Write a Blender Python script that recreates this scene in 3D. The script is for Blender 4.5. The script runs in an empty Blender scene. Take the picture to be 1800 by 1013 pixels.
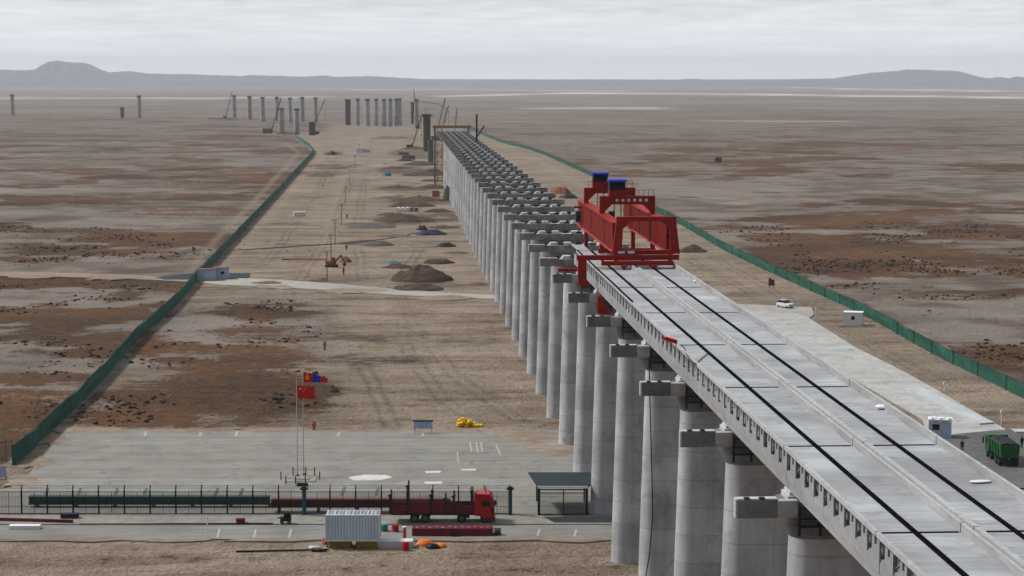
import bpy, math, random
import numpy as np
from mathutils import Vector, Matrix
random.seed(7)
sc = bpy.context.scene
COL = sc.collection
R = math.radians
# ------------------------------------------------------------------ survey
F, HY, CX, CY = 3500.0, 142.0, 900.0, 506.5          # focal length and horizon of the photograph (1800 x 1013)
PIT = math.atan((CY - HY) / F)
PSI = math.atan(205 * math.cos(PIT) / F)
CAMZ = 49.3
FW = Vector((math.sin(PSI) * math.cos(PIT), math.cos(PSI) * math.cos(PIT), -math.sin(PIT)))
RT = Vector((math.cos(PSI), -math.sin(PSI), 0))
UP = RT.cross(FW)
HF = Vector((math.sin(PSI), math.cos(PSI), 0))       # level forward
CAM = Vector((0, 0, CAMZ))
def at(px, py, h=0.0):
    d = FW * F + RT * (px - CX) - UP * (py - CY)
    return CAM + d * ((h - CAMZ) / d.z)
def mpp(py):                                          # metres per photo pixel for something standing at row py
    return 49.3 / (py - HY) / 0.9946 * 0.9946

# ------------------------------------------------------------------ noise
def _h(i, j, s):
    n = (i.astype(np.int64) * 374761393 + j.astype(np.int64) * 668265263 + s * 974711) & 0x7fffffff
    n = ((n ^ (n >> 13)) * 1274126177) & 0x7fffffff
    n = (n ^ (n >> 16)) & 0xffff
    return n / 65535.0
def vnoise(x, y, s=0):
    x = np.asarray(x, dtype=np.float64); y = np.asarray(y, dtype=np.float64)
    i = np.floor(x); j = np.floor(y); fx = x - i; fy = y - j
    fx = fx * fx * (3 - 2 * fx); fy = fy * fy * (3 - 2 * fy)
    a = _h(i, j, s); b = _h(i + 1, j, s); c = _h(i, j + 1, s); d = _h(i + 1, j + 1, s)
    return a + (b - a) * fx + (c - a) * fy + (a - b - c + d) * fx * fy
def fbm(x, y, s=0, o=4):
    t = 0; a = 1.0; n = 0
    for k in range(o):
        t = t + a * vnoise(x * 2 ** k + 17.3 * k, y * 2 ** k - 9.1 * k, s + k); n += a; a *= .55
    return t / n
def sst(e0, e1, x):
    t = np.clip((x - e0) / (e1 - e0), 0, 1); return t * t * (3 - 2 * t)

# ------------------------------------------------------------------ materials
MATS = {}
def mat(name, col, rough=.8, var=.18, scale=1.0, metal=0.0, bump=0.0, stretch=(1, 1, 1), var2=0.0, scale2=.1, tint=None, tamt=0.0, alpha=1.0, spec=.12):
    if name in MATS: return MATS[name]
    m = bpy.data.materials.new(name); m.use_nodes = True; nt = m.node_tree; N = nt.nodes; L = nt.links
    bs = N['Principled BSDF']; bs.inputs['Roughness'].default_value = rough; bs.inputs['Metallic'].default_value = metal
    bs.inputs['Specular IOR Level'].default_value = spec
    geo = N.new('ShaderNodeNewGeometry'); mp = N.new('ShaderNodeMapping'); mp.inputs['Scale'].default_value = stretch
    L.new(geo.outputs['Position'], mp.inputs['Vector'])
    nz = N.new('ShaderNodeTexNoise'); nz.inputs['Scale'].default_value = scale; nz.inputs['Detail'].default_value = 5; nz.inputs['Roughness'].default_value = .6
    L.new(mp.outputs[0], nz.inputs['Vector'])
    mr = N.new('ShaderNodeMapRange'); mr.inputs[1].default_value = .3; mr.inputs[2].default_value = .7
    mr.inputs[3].default_value = 1 - var; mr.inputs[4].default_value = 1 + var; L.new(nz.outputs['Fac'], mr.inputs[0])
    val = mr.outputs[0]
    if var2:
        n2 = N.new('ShaderNodeTexNoise'); n2.inputs['Scale'].default_value = scale2; n2.inputs['Detail'].default_value = 3
        L.new(geo.outputs['Position'], n2.inputs['Vector'])
        m2 = N.new('ShaderNodeMapRange'); m2.inputs[1].default_value = .3; m2.inputs[2].default_value = .7
        m2.inputs[3].default_value = 1 - var2; m2.inputs[4].default_value = 1 + var2; L.new(n2.outputs['Fac'], m2.inputs[0])
        mu = N.new('ShaderNodeMath'); mu.operation = 'MULTIPLY'; L.new(val, mu.inputs[0]); L.new(m2.outputs[0], mu.inputs[1]); val = mu.outputs[0]
    vm = N.new('ShaderNodeVectorMath'); vm.operation = 'SCALE'; vm.inputs[0].default_value = col[:3]; L.new(val, vm.inputs['Scale'])
    out = vm.outputs[0]
    if tint:
        n3 = N.new('ShaderNodeTexNoise'); n3.inputs['Scale'].default_value = scale * .37; n3.inputs['Detail'].default_value = 6
        L.new(geo.outputs['Position'], n3.inputs['Vector'])
        m3 = N.new('ShaderNodeMapRange'); m3.inputs[1].default_value = .52; m3.inputs[2].default_value = .7; m3.inputs[3].default_value = 0; m3.inputs[4].default_value = tamt
        L.new(n3.outputs['Fac'], m3.inputs[0])
        mx = N.new('ShaderNodeMixRGB'); mx.inputs[2].default_value = (*tint, 1); L.new(m3.outputs[0], mx.inputs[0]); L.new(out, mx.inputs[1]); out = mx.outputs[0]
    L.new(out, bs.inputs['Base Color'])
    if bump:
        bp = N.new('ShaderNodeBump'); bp.inputs['Strength'].default_value = .6; bp.inputs['Distance'].default_value = bump
        L.new(nz.outputs['Fac'], bp.inputs['Height']); L.new(bp.outputs[0], bs.inputs['Normal'])
    if alpha < 1:
        tr = N.new('ShaderNodeBsdfTransparent'); ms = N.new('ShaderNodeMixShader'); ms.inputs[0].default_value = alpha
        L.new(tr.outputs[0], ms.inputs[1]); L.new(bs.outputs[0], ms.inputs[2]); L.new(ms.outputs[0], N['Material Output'].inputs[0])
    MATS[name] = m; return m

def node_math(N, L, op, a, b=None, c=None):
    n = N.new('ShaderNodeMath'); n.operation = op
    for i, v in enumerate((a, b, c)):
        if v is None: continue
        if isinstance(v, (int, float)): n.inputs[i].default_value = v
        else: L.new(v, n.inputs[i])
    return n.outputs[0]

def banded(name, col, spacing, width, depth, axis, var, sscale, sstretch, slabvar=.08, rough=.85, bigvar=.12, off=0.0, vstreak=0.0, objvar=0.0, dust=0.0, dcol=(.27, .225, .18), scol=(.10, .10, .10)):
    """concrete with cast joints: dark lines every `spacing` m along axis (unit vector), each lift with its own tone"""
    m = bpy.data.materials.new(name); m.use_nodes = True; nt = m.node_tree; N = nt.nodes; L = nt.links
    bs = N['Principled BSDF']; bs.inputs['Roughness'].default_value = rough; bs.inputs['Specular IOR Level'].default_value = .25
    geo = N.new('ShaderNodeNewGeometry')
    dt = N.new('ShaderNodeVectorMath'); dt.operation = 'DOT_PRODUCT'; L.new(geo.outputs['Position'], dt.inputs[0]); dt.inputs[1].default_value = axis
    wob = N.new('ShaderNodeTexNoise'); wob.inputs['Scale'].default_value = .35; L.new(geo.outputs['Position'], wob.inputs['Vector'])
    u = node_math(N, L, 'ADD', node_math(N, L, 'ADD', dt.outputs['Value'], off), node_math(N, L, 'MULTIPLY', wob.outputs['Fac'], width * 1.2))
    u = node_math(N, L, 'DIVIDE', u, spacing)
    fr = node_math(N, L, 'FRACT', u); fl = node_math(N, L, 'FLOOR', u)
    line = node_math(N, L, 'LESS_THAN', fr, width / spacing)
    wn = N.new('ShaderNodeTexWhiteNoise'); wn.noise_dimensions = '1D'; L.new(fl, wn.inputs['W'])
    tone = node_math(N, L, 'MULTIPLY_ADD', wn.outputs['Value'], 2 * slabvar, 1 - slabvar)
    mp = N.new('ShaderNodeMapping'); mp.inputs['Scale'].default_value = sstretch; L.new(geo.outputs['Position'], mp.inputs['Vector'])
    nz = N.new('ShaderNodeTexNoise'); nz.inputs['Scale'].default_value = sscale; nz.inputs['Detail'].default_value = 6; nz.inputs['Roughness'].default_value = .65; L.new(mp.outputs[0], nz.inputs['Vector'])
    a = node_math(N, L, 'MULTIPLY_ADD', nz.outputs['Fac'], 4 * var, 1 - 2 * var)
    nb = N.new('ShaderNodeTexNoise'); nb.inputs['Scale'].default_value = .22; nb.inputs['Detail'].default_value = 4; L.new(geo.outputs['Position'], nb.inputs['Vector'])
    b = node_math(N, L, 'MULTIPLY_ADD', nb.outputs['Fac'], 4 * bigvar, 1 - 2 * bigvar)
    v = node_math(N, L, 'MULTIPLY', node_math(N, L, 'MULTIPLY', a, b), tone)
    if vstreak:
        m2 = N.new('ShaderNodeMapping'); m2.inputs['Scale'].default_value = (1, 1, .04); L.new(geo.outputs['Position'], m2.inputs['Vector'])
        n2 = N.new('ShaderNodeTexNoise'); n2.inputs['Scale'].default_value = 1.6; n2.inputs['Detail'].default_value = 5; L.new(m2.outputs[0], n2.inputs['Vector'])
        v = node_math(N, L, 'MULTIPLY', v, node_math(N, L, 'MULTIPLY_ADD', n2.outputs['Fac'], 4 * vstreak, 1 - 2 * vstreak))
    v = node_math(N, L, 'MULTIPLY', v, node_math(N, L, 'MULTIPLY_ADD', line, -depth, 1))
    oi = N.new('ShaderNodeObjectInfo'); v = node_math(N, L, 'MULTIPLY', v, node_math(N, L, 'MULTIPLY_ADD', oi.outputs['Random'], 2 * objvar, 1 - objvar))
    vm = N.new('ShaderNodeVectorMath'); vm.operation = 'SCALE'; vm.inputs[0].default_value = col; L.new(v, vm.inputs['Scale']); res = vm.outputs[0]
    if dust:
        nd = N.new('ShaderNodeTexNoise'); nd.inputs['Scale'].default_value = .16; nd.inputs['Detail'].default_value = 7; nd.inputs['Roughness'].default_value = .65; L.new(geo.outputs['Position'], nd.inputs['Vector'])
        md = N.new('ShaderNodeMapRange'); md.inputs[1].default_value = .48; md.inputs[2].default_value = .68; md.inputs[3].default_value = 0; md.inputs[4].default_value = dust; L.new(nd.outputs['Fac'], md.inputs[0])
        mm = N.new('ShaderNodeMixRGB'); mm.inputs[2].default_value = (*dcol, 1); L.new(md.outputs[0], mm.inputs[0]); L.new(res, mm.inputs[1]); res = mm.outputs[0]
        ns = N.new('ShaderNodeTexNoise'); ns.inputs['Scale'].default_value = .5; ns.inputs['Detail'].default_value = 5; ns.inputs['Distortion'].default_value = 1.5; L.new(geo.outputs['Position'], ns.inputs['Vector'])
        m4 = N.new('ShaderNodeMapRange'); m4.inputs[1].default_value = .56; m4.inputs[2].default_value = .68; m4.inputs[3].default_value = 0; m4.inputs[4].default_value = .45; L.new(ns.outputs['Fac'], m4.inputs[0])
        m5 = N.new('ShaderNodeMixRGB'); m5.inputs[2].default_value = (*scol, 1); L.new(m4.outputs[0], m5.inputs[0]); L.new(res, m5.inputs[1]); res = m5.outputs[0]
    L.new(res, bs.inputs['Base Color'])
    bp = N.new('ShaderNodeBump'); bp.inputs['Distance'].default_value = .02; bp.inputs['Strength'].default_value = .5
    L.new(nz.outputs['Fac'], bp.inputs['Height']); L.new(bp.outputs[0], bs.inputs['Normal'])
    MATS[name] = m; return m

M_deck = banded('deck_concrete', (.36, .375, .40), 2.2, .05, .30, (0, 1, 0), .26, 1.5, (.14, 2.4, 1), .06, .7, .30, objvar=.07, dust=.55, dcol=(.235, .235, .24), scol=(.19, .19, .19))
M_pier = banded('pier_concrete', (.41, .42, .44), 2.25, .08, .28, (0, 0, 1), .14, .9, (1, 1, .5), .10, .85, .24, .4, .17, .10, .5, (.27, .27, .275), (.22, .215, .21))
M_cap = mat('cap_concrete', (.18, .185, .195), .85, .25, 1.2, var2=.2, scale2=.3)
M_beam = mat('girder_concrete', (.30, .305, .31), .8, .12, 1.5, var2=.12, scale2=.2, stretch=(1, .5, 2))
M_lip = mat('kerb_concrete', (.42, .43, .44), .8, .18, 2.0, var2=.1)
M_wall = mat('parapet_concrete', (.34, .34, .345), .8, .2, 1.5, stretch=(1, .3, 2), var2=.15)
M_pad = mat('bearing_concrete', (.50, .51, .53), .8, .25, 2.5)
M_black = mat('black_rubber', (.006, .006, .007), 1.0, .2, 3, spec=0.0)
M_dsteel = mat('dark_steel', (.025, .026, .028), .6, .3, 3, .3)
M_steel = mat('grey_steel', (.16, .17, .19), .5, .25, 3, .4)
M_redg = mat('shaded_girder_red', (.16, .010, .008), .75, .25, 1.2, tint=(.09, .006, .005), tamt=.6, spec=.08)  # darker than the frame red: shade on the girder sides put into colour
M_redp = mat('sunlit_edge_red', (.40, .06, .045), .7, .3, 2, spec=.1)  # pale red for the bottom flange: its sunlit edge put into the colour
M_red = mat('crane_red_paint', (.31, .014, .008), .6, .25, 1.5, tint=(.16, .008, .006), tamt=.6, spec=.1)
M_redd = mat('dark_red_steel', (.135, .012, .022), .55, .25, 2.0, tint=(.06, .02, .02), tamt=.7)
M_redc = mat('truck_red_paint', (.38, .010, .014), .35, .12, 3)
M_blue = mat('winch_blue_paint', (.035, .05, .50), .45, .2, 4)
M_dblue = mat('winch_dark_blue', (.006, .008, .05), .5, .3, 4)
M_gren = mat('fence_green_sheet', (.014, .125, .088), .75, .35, 1.2, stretch=(1, 1, .15), var2=.25, scale2=.05)
M_grenR = mat('fence_pale_green_sheet', (.020, .088, .062), .75, .35, 1.2, stretch=(1, 1, .15), var2=.3, scale2=.04)
M_post = mat('fence_dark_green_post', (.006, .018, .014), .6, .2, 4)
M_mesh = mat('fence_wire_mesh', (.03, .06, .05), .7, .3, 2, alpha=.16)
M_teal = mat('teal_pillar_paint', (.02, .09, .12), .6, .2, 3)
M_cont = mat('container_paint', (.58, .70, .86), .55, .12, 1.4, stretch=(3, 3, .2), tint=(.36, .45, .56), tamt=.5)
M_contr = mat('container_roof', (.40, .46, .53), .6, .2, 2)
M_white = mat('white_panel', (.78, .80, .84), .6, .1, 2)
M_hutb = mat('pale_blue_panel', (.44, .58, .76), .6, .12, 2)
M_shed = mat('shed_blue_sheet', (.42, .52, .68), .6, .15, 2)
M_roofb = mat('shed_brown_roof', (.17, .11, .085), .8, .25, 2)
M_glass = mat('dark_window', (.012, .012, .014), .15, .1, 2)
M_tyre = mat('tyre_rubber', (.012, .012, .012), .9, .2, 6)
M_rim = mat('wheel_rim', (.10, .10, .10), .5, .2, 4, .5)
M_trkg = mat('dump_truck_green', (.016, .115, .028), .55, .25, 2, tint=(.04, .07, .035), tamt=.5)
M_load = mat('dark_spoil_load', (.035, .035, .038), .95, .35, 2.5, bump=.05)
M_spoil = mat('brown_spoil', (.078, .052, .038), .95, .35, .8, bump=.1, var2=.2)
M_spoilg = mat('grey_spoil', (.105, .10, .092), .95, .25, .8, bump=.1)
M_spoilt = mat('tan_spoil', (.15, .112, .078), .95, .25, .8, bump=.1)
M_tarp = mat('black_tarpaulin', (.012, .012, .018), .45, .3, 1.5)
M_tarpb = mat('navy_tarpaulin', (.02, .02, .05), .5, .3, 1.5)
M_tarpt = mat('teal_tarpaulin', (.05, .17, .25), .5, .2, 1.5)
M_yel = mat('yellow_sacks', (.78, .50, .01), .7, .3, 2.5)
M_yeld = mat('ochre_boards', (.24, .16, .02), .8, .35, 2)
M_yels = mat('yellow_scaffold', (.32, .19, .05), .7, .2, 2)
M_org = mat('orange_cover', (.75, .20, .03), .6, .2, 2)
M_orgd = mat('rusty_orange', (.24, .09, .035), .75, .3, 1.5)
M_pink = mat('faded_red_paint', (.46, .12, .12), .7, .25, 3)
M_redf = mat('flag_red', (.55, .012, .010), .7, .1, 3)
M_bluf = mat('flag_blue', (.01, .03, .42), .7, .1, 3)
M_yelf = mat('flag_yellow', (.80, .50, .02), .7, .05, 3)
M_brown = mat('brown_formwork', (.075, .055, .047), .7, .2, .8, var2=.15)
M_gform = mat('grey_green_formwork', (.09, .10, .095), .7, .2, .8)
M_dkgrey = mat('dark_blue_grey', (.032, .044, .052), .85, .2, 1.0, var2=.15)
M_aspg = mat('grey_asphalt', (.125, .125, .128), .85, .2, .7, var2=.2, scale2=.12)
M_paint = mat('white_road_paint', (.62, .62, .60), .7, .2, 3)
M_yard = banded('yard_concrete', (.245, .24, .222), 5.6, .20, .6, tuple(HF), .14, .5, (.25, 1.2, 1), .10, .85, .18, 2.0, dust=.38)
M_road = mat('road_concrete', (.225, .225, .215), .85, .2, .6, stretch=(.3, 1.5, 1), var2=.15, scale2=.1)
M_apron = mat('apron_concrete', (.26, .25, .225), .85, .2, .8, var2=.12)
M_padr = banded('pad_concrete', (.42, .425, .42), 4.0, .10, .22, (0, 1, 0), .10, .7, (1, .3, 1), .08, .85, .14, dust=.18)
M_padw = mat('pale_pad_concrete', (.47, .50, .52), .8, .15, .8, stretch=(1, .2, 1))
M_haul = mat('haul_road_gravel', (.36, .345, .315), .9, .18, .5, var2=.15, scale2=.05, bump=.03)
M_skin = mat('skin', (.30, .17, .11), .6, .1, 5)
M_cloth = mat('dark_work_clothes', (.012, .013, .018), .9, .2, 5)
M_cloth2 = mat('grey_work_trousers', (.03, .03, .035), .9, .2, 5)
M_hair = mat('black_hair', (.01, .009, .008), .7, .2, 8)
M_carw = mat('white_car_paint', (.62, .64, .66), .3, .05, 3)
M_wood = mat('weathered_wood', (.12, .085, .06), .85, .3, 2)
M_cable = mat('black_cable', (.01, .01, .01), .6, .1, 3)
M_teald = mat('teal_drum', (.03, .20, .22), .5, .2, 3)
M_hill = mat('hill_rock', (.085, .08, .078), .95, .3, .004, var2=.2, scale2=.0008)
M_foam = mat('white_foam_boards', (.62, .63, .68), .8, .12, 3)
M_tuss = mat('dry_tussock', (.038, .025, .016), .95, .45, .5, var2=.4, scale2=.05)
M_bluebd = mat('pale_blue_board', (.36, .45, .72), .5, .12, 3)
M_line = mat('power_cable', (.02, .02, .02), .6, .1, 3)

# ------------------------------------------------------------------ mesh builder
class MB:
    def __init__(s): s.v = []; s.f = []; s.mi = []; s.cur = 0
    def _add(s, vs, fs):
        o = len(s.v); s.v += [tuple(v) for v in vs]; s.f += [tuple(i + o for i in f) for f in fs]; s.mi += [s.cur] * len(fs); return s
    def box(s, x0, x1, y0, y1, z0, z1, M=None):
        vs = [Vector(c) for c in ((x0, y0, z0), (x1, y0, z0), (x1, y1, z0), (x0, y1, z0), (x0, y0, z1), (x1, y0, z1), (x1, y1, z1), (x0, y1, z1))]
        if M is not None: vs = [M @ v for v in vs]
        return s._add(vs, [(0, 3, 2, 1), (4, 5, 6, 7), (0, 1, 5, 4), (1, 2, 6, 5), (2, 3, 7, 6), (3, 0, 4, 7)])
    def bbox(s, x0, x1, y0, y1, z0, z1, b=.05):       # box with chamfered vertical + top edges
        P = lambda x0, x1, y0, y1, z: [(x0 + b, y0, z), (x1 - b, y0, z), (x1, y0 + b, z), (x1, y1 - b, z), (x1 - b, y1, z), (x0 + b, y1, z), (x0, y1 - b, z), (x0, y0 + b, z)]
        vs = P(x0, x1, y0, y1, z0) + P(x0, x1, y0, y1, z1 - b) + P(x0 + b, x1 - b, y0 + b, y1 - b, z1)
        fs = [tuple(range(7, -1, -1)), tuple(range(16, 24))]
        for k in range(8):
            j = (k + 1) % 8
            fs += [(k, j, 8 + j, 8 + k), (8 + k, 8 + j, 16 + j, 16 + k)]
        return s._add(vs, fs)
    def bar(s, p, q, w, h=None):
        p = Vector(p); q = Vector(q); h = h or w; d = (q - p)
        if d.length < 1e-6: return s
        d.normalize(); ref = Vector((0, 0, 1)) if abs(d.z) < .95 else Vector((0, 1, 0))
        a = d.cross(ref).normalized() * (w / 2); b = a.cross(d).normalized() * (h / 2)
        vs = [p - a - b, p + a - b, p + a + b, p - a + b, q - a - b, q + a - b, q + a + b, q - a + b]
        return s._add(vs, [(0, 3, 2, 1), (4, 5, 6, 7), (0, 1, 5, 4), (1, 2, 6, 5), (2, 3, 7, 6), (3, 0, 4, 7)])
    def tube(s, p, q, r, r2=None, n=10):
        p = Vector(p); q = Vector(q); r2 = r if r2 is None else r2; d = (q - p).normalized()
        ref = Vector((0, 0, 1)) if abs(d.z) < .95 else Vector((0, 1, 0)); a = d.cross(ref).normalized(); b = a.cross(d)
        vs = [p + (a * math.cos(t) + b * math.sin(t)) * r for t in [2 * math.pi * k / n for k in range(n)]] + [q + (a * math.cos(t) + b * math.sin(t)) * r2 for t in [2 * math.pi * k / n for k in range(n)]]
        fs = [tuple(range(n)), tuple(range(2 * n - 1, n - 1, -1))] + [(k, n + k, n + (k + 1) % n, (k + 1) % n) for k in range(n)]
        return s._add(vs, fs)
    def path(s, pts, r, n=6):
        for a, b in zip(pts[:-1], pts[1:]): s.tube(a, b, r, n=n)
        return s
    def prism(s, poly, axis, a0, a1):                 # polygon in the plane across `axis`, extruded from a0 to a1
        n = len(poly)
        def P(u, w, a): return {'y': (u, a, w), 'x': (a, u, w), 'z': (u, w, a)}[axis]
        vs = [P(u, w, a0) for u, w in poly] + [P(u, w, a1) for u, w in poly]
        return s._add(vs, [tuple(range(n)), tuple(range(2 * n - 1, n - 1, -1))] + [(k, n + k, n + (k + 1) % n, (k + 1) % n) for k in range(n)])
    def loft(s, rings, close=True):
        n = len(rings[0]); vs = [v for r in rings for v in r]; fs = []
        for i in range(len(rings) - 1):
            for k in range(n):
                j = (k + 1) % n
                fs.append((i * n + k, i * n + j, (i + 1) * n + j, (i + 1) * n + k))
        fs += [tuple(range(n - 1, -1, -1)), tuple(range((len(rings) - 1) * n, len(rings) * n))]
        return s._add(vs, fs)
    def build(s, name, m, parent=None, smooth=False):
        me = bpy.data.meshes.new(name); me.from_pydata(s.v, [], s.f); me.update()
        ms = m if isinstance(m, (list, tuple)) else [m]
        for x in ms: me.materials.append(x)
        if len(ms) > 1: me.polygons.foreach_set('material_index', s.mi)
        import bmesh
        bm = bmesh.new(); bm.from_mesh(me); bmesh.ops.recalc_face_normals(bm, faces=bm.faces); bm.to_mesh(me); bm.free()
        if smooth:
            me.polygons.foreach_set('use_smooth', [True] * len(me.polygons))
            try: me.set_sharp_from_angle(angle=R(40))
            except Exception: pass
        o = bpy.data.objects.new(name, me); COL.objects.link(o)
        if parent is not None: o.parent = parent
        return o

def tag(o, label, cat, group=None, kind=None):
    o['label'] = label; o['category'] = cat
    if group: o['group'] = group
    if kind: o['kind'] = kind
    return o
def thing(name, label, cat, loc=(0, 0, 0), rz=0.0, group=None):
    o = bpy.data.objects.new(name, None); COL.objects.link(o); o.empty_display_size = .5
    o.location = loc; o.rotation_euler = (0, 0, rz); return tag(o, label, cat, group)
def struct(o): o['kind'] = 'structure'; return o
def copy_tree(o, parent=None, skip=()):
    c = o.copy(); COL.objects.link(c); c.parent = parent
    for ch in list(o.children):
        if ch.name.split('.')[0] in skip: continue
        copy_tree(ch, c)
    return c
IMG = -PSI                                             # yaw of things set square to the view
ORD = ['first', 'second', 'third', 'fourth', 'fifth', 'sixth', 'seventh', 'eighth', 'ninth', 'tenth', 'eleventh', 'twelfth', 'thirteenth', 'fourteenth', 'fifteenth', 'sixteenth', 'seventeenth', 'eighteenth', 'nineteenth', 'twentieth', 'twenty-first', 'twenty-second', 'twenty-third', 'twenty-fourth', 'twenty-fifth', 'twenty-sixth', 'twenty-seventh', 'twenty-eighth', 'twenty-ninth', 'thirtieth', 'thirty-first', 'thirty-second', 'thirty-third', 'thirty-fourth', 'thirty-fifth', 'thirty-sixth']

# ------------------------------------------------------------------ camera, world, sun
cd = bpy.data.cameras.new('camera'); co = bpy.data.objects.new('camera', cd); COL.objects.link(co)
cd.sensor_width = 36; cd.lens = 36 * F / 1800; cd.clip_start = 1; cd.clip_end = 300000
co.location = CAM
co.matrix_world = Matrix.Translation(CAM) @ Matrix((RT, UP, -FW)).transposed().to_4x4()
sc.camera = co
SUN = Vector((-.62, .22, .75)).normalized()            # towards the sun: left, a little beyond, high
elev = math.asin(SUN.z); azim = math.atan2(SUN.x, SUN.y)
sl = bpy.data.lights.new('sun', 'SUN'); sl.energy = 3.0; sl.angle = R(8); sl.color = (1, .96, .90)
so = bpy.data.objects.new('sun', sl); COL.objects.link(so); so.location = (0, 0, 300)
so.rotation_euler = SUN.to_track_quat('Z', 'Y').to_euler()
w = bpy.data.worlds.new('World'); sc.world = w; w.use_nodes = True
N = w.node_tree.nodes; L = w.node_tree.links; N.clear()
out = N.new('ShaderNodeOutputWorld'); bg = N.new('ShaderNodeBackground'); L.new(bg.outputs[0], out.inputs[0])
sky = N.new('ShaderNodeTexSky'); sky.sky_type = 'NISHITA'; sky.sun_disc = False; sky.sun_elevation = elev; sky.sun_rotation = azim
sky.air_density = 1.0; sky.dust_density = 3.0
tc = N.new('ShaderNodeTexCoord'); mp = N.new('ShaderNodeMapping'); mp.inputs['Scale'].default_value = (20, 20, 230)
L.new(tc.outputs['Generated'], mp.inputs['Vector'])
n1 = N.new('ShaderNodeTexNoise'); n1.inputs['Scale'].default_value = 1.6; n1.inputs['Detail'].default_value = 7; n1.inputs['Roughness'].default_value = .58; n1.inputs['Distortion'].default_value = .4
L.new(mp.outputs[0], n1.inputs['Vector'])
n2 = N.new('ShaderNodeTexNoise'); n2.inputs['Scale'].default_value = .4; n2.inputs['Detail'].default_value = 3; L.new(mp.outputs[0], n2.inputs['Vector'])
sx = N.new('ShaderNodeSeparateXYZ'); L.new(tc.outputs['Generated'], sx.inputs[0])
elf = N.new('ShaderNodeMapRange'); elf.inputs[1].default_value = .006; elf.inputs[2].default_value = .04; elf.inputs[3].default_value = .25; elf.inputs[4].default_value = 1.0; L.new(sx.outputs['Z'], elf.inputs[0])
cl = node_math(N, L, 'MULTIPLY', node_math(N, L, 'ADD', node_math(N, L, 'MULTIPLY_ADD', n1.outputs['Fac'], 1.5, -.75), node_math(N, L, 'MULTIPLY_ADD', n2.outputs['Fac'], .8, -.4)), elf.outputs[0])
cv = node_math(N, L, 'ADD', node_math(N, L, 'MULTIPLY', cl, .36), .83)
cc = N.new('ShaderNodeVectorMath'); cc.operation = 'SCALE'; cc.inputs[0].default_value = (.965, 1.0, 1.035); L.new(cv, cc.inputs['Scale'])
sk = N.new('ShaderNodeVectorMath'); sk.operation = 'SCALE'; L.new(sky.outputs[0], sk.inputs[0]); sk.inputs['Scale'].default_value = 1.0
# cloud radiance is written for a background strength of 0.1
c10 = N.new('ShaderNodeVectorMath'); c10.operation = 'SCALE'; L.new(cc.outputs[0], c10.inputs[0]); c10.inputs['Scale'].default_value = 10.0
# the cloud deck is brightest ahead and to the left, dimmed out of view behind to darken camera-facing sides, and lifts towards the horizon
BR = (HF * .8 - RT * .6).normalized()
db = N.new('ShaderNodeVectorMath'); db.operation = 'DOT_PRODUCT'; L.new(tc.outputs['Generated'], db.inputs[0]); db.inputs[1].default_value = BR
fb = N.new('ShaderNodeMapRange'); fb.interpolation_type = 'SMOOTHSTEP'; fb.inputs[1].default_value = -.5; fb.inputs[2].default_value = .5; fb.inputs[3].default_value = .16; fb.inputs[4].default_value = 1.0; L.new(db.outputs['Value'], fb.inputs[0])
fh = N.new('ShaderNodeMapRange'); fh.inputs[1].default_value = 0.0; fh.inputs[2].default_value = .045; fh.inputs[3].default_value = 1.7; fh.inputs[4].default_value = 1.0; L.new(sx.outputs['Z'], fh.inputs[0])
c11 = N.new('ShaderNodeVectorMath'); c11.operation = 'SCALE'; L.new(c10.outputs[0], c11.inputs[0]); L.new(node_math(N, L, 'MULTIPLY', fb.outputs[0], fh.outputs[0]), c11.inputs['Scale']); c10 = c11
mx = N.new('ShaderNodeMixRGB'); mx.inputs[0].default_value = .93; L.new(sk.outputs[0], mx.inputs[1]); L.new(c10.outputs[0], mx.inputs[2])
L.new(mx.outputs[0], bg.inputs['Color']); bg.inputs['Strength'].default_value = .1
vs = sc.view_settings; vs.view_transform = 'Standard'; vs.look = 'None'; vs.exposure = 0.0; vs.gamma = 1.0
try: sc.cycles.volume_bounces = 1; sc.cycles.max_bounces = 5; sc.cycles.diffuse_bounces = 3
except Exception: pass

# ------------------------------------------------------------------ ground
LF = [(24, 817), (40, 809), (92, 754), (147, 704), (202, 643), (245, 593), (306, 541), (343, 497), (376, 462), (413, 422), (450, 382), (489, 340), (549, 273), (551, 267), (543, 258), (517, 240)]
RF = [(822, 222), (844, 235), (880, 250), (931, 263), (957, 272), (995, 289), (1041, 310), (1100, 344), (1150, 371), (1200, 396), (1273, 440), (1364, 483), (1437, 516), (1492, 540), (1565, 578), (1620, 612), (1675, 640), (1740, 670), (1800, 700), (1880, 741)]
def proj(X, Y, Z):
    dx = X; dy = Y; dz = Z - CAMZ
    zc = dx * FW.x + dy * FW.y + dz * FW.z
    xc = dx * RT.x + dy * RT.y; yc = dx * UP.x + dy * UP.y + dz * UP.z
    zc = np.where(zc < 1, 1, zc)
    return CX + F * xc / zc, CY - F * yc / zc, zc
def relief(X, Y, site):
    r = np.hypot(X, Y)
    a = np.where(r < 2500, 1.0, 0.0)
    n = (fbm(X / 9.0, Y / 9.0, 3, 4) * .55 + fbm(X / 2.3, Y / 2.3, 9, 3) * .25)
    return -n * a * (.55 - .33 * site) - .01
def site_mask(px, py):
    lfy = [p[1] for p in LF][::-1]; lfx = [p[0] for p in LF][::-1]
    rfx = [p[0] for p in RF]; rfy = [p[1] for p in RF]
    xl = np.interp(py, lfy, lfx) - np.clip((py - 240) * .06, 2, 26)
    xr = np.interp(py, rfy, rfx) + np.clip((py - 220) * .03, 1, 12)
    s = sst(-6, 6, px - xl) * (1 - sst(-6, 6, px - xr))
    s = np.where(py < 232, sst(550, 600, px) * (1 - sst(800, 830, px)) * sst(205, 225, py), s)
    near = sst(800, 830, py); return np.maximum(s, near)
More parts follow.
